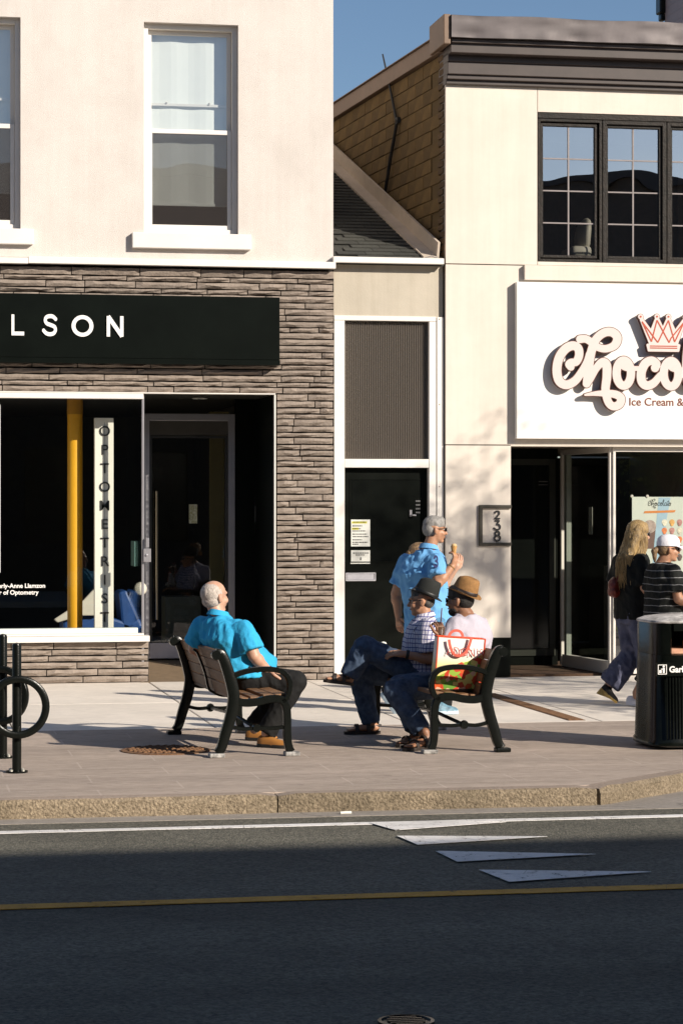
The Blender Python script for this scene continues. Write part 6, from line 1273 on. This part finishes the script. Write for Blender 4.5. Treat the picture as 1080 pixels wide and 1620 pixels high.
mb.loft(rings); mb.build('visor', CAPM, cp, smooth=R(60))
S = Shape(); S.chain([c - ff * .09 - uu * .02, c - ff * .13 - uu * .05, c - ff * .12 - uu * .14], [.025, .028, .012]); S.solid('ponytail', BRNH, t, .008, 2, folds=.006, fsize=.03)
WSHOE = mat('white_canvas_shoe', (.72, .70, .72), .7, var=.05)
shoe(t, onZ(991, 1117) + UP * .015, onZ(1027, 1119) + UP * .004, WSHOE, WSHOE, .042, .065, .022); shoe(t, onZ(1066, 1120) + UP * .004, onZ(1104, 1120) + UP * .004, WSHOE, WSHOE, .042, .065, .022)

# ------------------------------------------------------------------ shopping bag on the bench
def bag_mat():
    m = bpy.data.materials.new('printed_bag'); m.use_nodes = True; n, l = m.node_tree.nodes, m.node_tree.links; b = n['Principled BSDF']; b.inputs['Roughness'].default_value = .35
    tc = n.new('ShaderNodeTexCoord'); sx = n.new('ShaderNodeSeparateXYZ'); l.new(tc.outputs['Object'], sx.inputs[0])
    rp = n.new('ShaderNodeValToRGB'); e = rp.color_ramp.elements; e[0].position = .0; e[0].color = (.75, .50, .05, 1); e[1].position = .62; e[1].color = (.80, .78, .72, 1); q = e.new(.42); q.color = (.80, .72, .30, 1)
    mr = n.new('ShaderNodeMapRange'); mr.inputs[1].default_value = 0; mr.inputs[2].default_value = .40; l.new(sx.outputs['Z'], mr.inputs[0]); l.new(mr.outputs[0], rp.inputs[0])
    vo = n.new('ShaderNodeTexVoronoi'); vo.inputs['Scale'].default_value = 27; l.new(tc.outputs['Object'], vo.inputs['Vector'])
    rv = n.new('ShaderNodeValToRGB'); rv.color_ramp.interpolation = 'CONSTANT'; ee = rv.color_ramp.elements; ee[0].color = (.52, .05, .02, 1); ee[1].position = .3; ee[1].color = (.28, .42, .05, 1)
    for ps, cc in ((.45, (.72, .45, .30)), (.6, (.62, .10, .02)), (.72, (.70, .62, .18)), (.86, (.14, .30, .04))): k = ee.new(ps); k.color = (*cc, 1)
    sr = n.new('ShaderNodeSeparateColor'); l.new(vo.outputs['Color'], sr.inputs[0]); l.new(sr.outputs[0], rv.inputs[0])
    nz = n.new('ShaderNodeTexNoise'); nz.inputs['Scale'].default_value = 7; l.new(tc.outputs['Object'], nz.inputs['Vector'])
    ad = n.new('ShaderNodeMath'); ad.operation = 'MULTIPLY_ADD'; ad.inputs[1].default_value = .16; l.new(nz.outputs['Fac'], ad.inputs[0]); l.new(sx.outputs['Z'], ad.inputs[2])
    xx = n.new('ShaderNodeMath'); xx.operation = 'MULTIPLY_ADD'; xx.inputs[1].default_value = -.42; l.new(sx.outputs['X'], xx.inputs[0]); l.new(ad.outputs[0], xx.inputs[2])
    lt = n.new('ShaderNodeMath'); lt.operation = 'LESS_THAN'; lt.inputs[1].default_value = .245; l.new(xx.outputs[0], lt.inputs[0])
    mx = n.new('ShaderNodeMix'); mx.data_type = 'RGBA'; l.new(lt.outputs[0], mx.inputs[0]); l.new(rp.outputs[0], mx.inputs[6]); l.new(rv.outputs[0], mx.inputs[7]); l.new(mx.outputs[2], b.inputs['Base Color']); return m
DB = 17.86; base_ = atD(724, 1097, DB); base_.z = .452
bg_ = thing('shopping_bag', 'glossy white shopping bag with red trim and produce print standing on the bench', 'bag', base_)
xr = (RGT * .985 + FWD * .17).normalized(); yr = Vector((-xr.y, xr.x, 0)); W2, D2, H2 = .174, .085, .375; mb = MB(); rings = []
for j in range(9):
    s_ = j / 8; b_ = 1 + .05 * math.sin(s_ * 3.1); z = H2 * s_; lean = xr * (-.02 + .035 * s_) - UP * 0
    rings.append([base_ + lean + xr * W2 * (x * (1 + .02 * s_)) + yr * D2 * y * b_ * (1 - .25 * s_ * abs(y)) + UP * (z + (.012 * x * -1 if j == 8 else 0)) for x, y in ((-1, -.9), (-.6, -1), (0, -1.06), (.6, -1), (1, -.9), (1.0, 0), (1, .9), (.6, 1), (0, 1.05), (-.6, 1), (-1, .9), (-1.0, 0))])
mb.loft(rings); mb.build('bag_body', bag_mat(), bg_, smooth=R(40))
RTRIM = mat('red_bag_trim', (.62, .075, .025), .45, var=.08); mb = MB()
for i in (0, 4): mb.tube([r_[i] for r_ in rings], .006, 6)
mb.tube(list(rings[8]), .005, 6, closed=True); mb.build('piping', RTRIM, bg_)
ctr = rings[8][2]; tp = lambda x, z, o=.008: base_ + xr * (.0 + x) - yr * (D2 * 1.0 + o) + UP * z
for sgn in (0, 1):
    hp = [tp(-.088, H2 - .01), tp(-.080, H2 - .06, .012), tp(-.055, H2 - .115, .014), tp(-.01, H2 - .13, .015), tp(.035, H2 - .105, .014), tp(.06, H2 - .06, .012), tp(.08, H2 - .0)]
    if sgn: hp = [q_ + yr * (D2 * 1.7) + UP * z for q_, z in zip([tp(-.06, H2 - .02, 0), tp(-.05, H2 + .02, 0), tp(-.02, H2 + .045, 0), tp(.02, H2 + .045, 0), tp(.045, H2 + .02, 0), tp(.05, H2 - .02, 0)], [0] * 6)]
    mb = MB(); mb.bar([Vector(q_) for q_ in smooth_path([tuple(q_) for q_ in hp], 4)], .004, .020, yr); mb.build('handle', mat('red_webbing', (.62, .10, .06), .6, var=.1), bg_)
# serif lettering
def serif(ch):
    B = {'A': [((8, 96), (50, 4), 3), ((50, 4), (92, 96), 7), ((24, 66), (76, 66), 3), ((0, 97), (22, 97), 3), ((76, 97), (100, 97), 3)], 'D': [((18, 2), (18, 98), 7), ((5, 3), (40, 3), 3), ((5, 97), (40, 97), 3)], 'O': [], 'N': [((14, 2), (14, 98), 3), ((14, 4), (86, 96), 7), ((86, 2), (86, 98), 3), ((0, 3), (24, 3), 3), ((2, 97), (28, 97), 3), ((74, 3), (100, 3), 3)], 'I': [((50, 2), (50, 98), 8), ((30, 3), (70, 3), 3), ((30, 97), (70, 97), 3)], 'S': []}[ch]
    S_ = {'D': [(arc(40, 50, 46, 47, -90, 90, 24), [3, 7, 7, 3])], 'O': [(arc(50, 50, 44, 46, 0, 360, 40), [7, 3, 7, 3, 7])], 'S': [(SP([(80, 22), (62, 5), (36, 6), (22, 24), (38, 44), (66, 56), (80, 74), (64, 94), (36, 95), (18, 76)], 5), [3, 5, 7, 7, 5, 3])]}.get(ch, [])
    return S_, B
u0 = -.128; Hh = .062
for ch, w_ in zip('ADONIS', (.048, .050, .052, .050, .022, .036)):
    o = flat_obj('letter', trace(*serif(ch), res=3), 0, 0, 0, w_ / 100, mat('red_serif_print', (.50, .07, .05), .5), bg_, .002, None, Hh / 100)
    offv = OFF[bg_.name]
    for v in o.data.vertices:
        x, y, z = v.co + offv; v.co = tp(u0 + x + .02, H2 - .072 + z - (u0 + x) * .08, .0065 - y) - offv
    u0 += w_ + .005
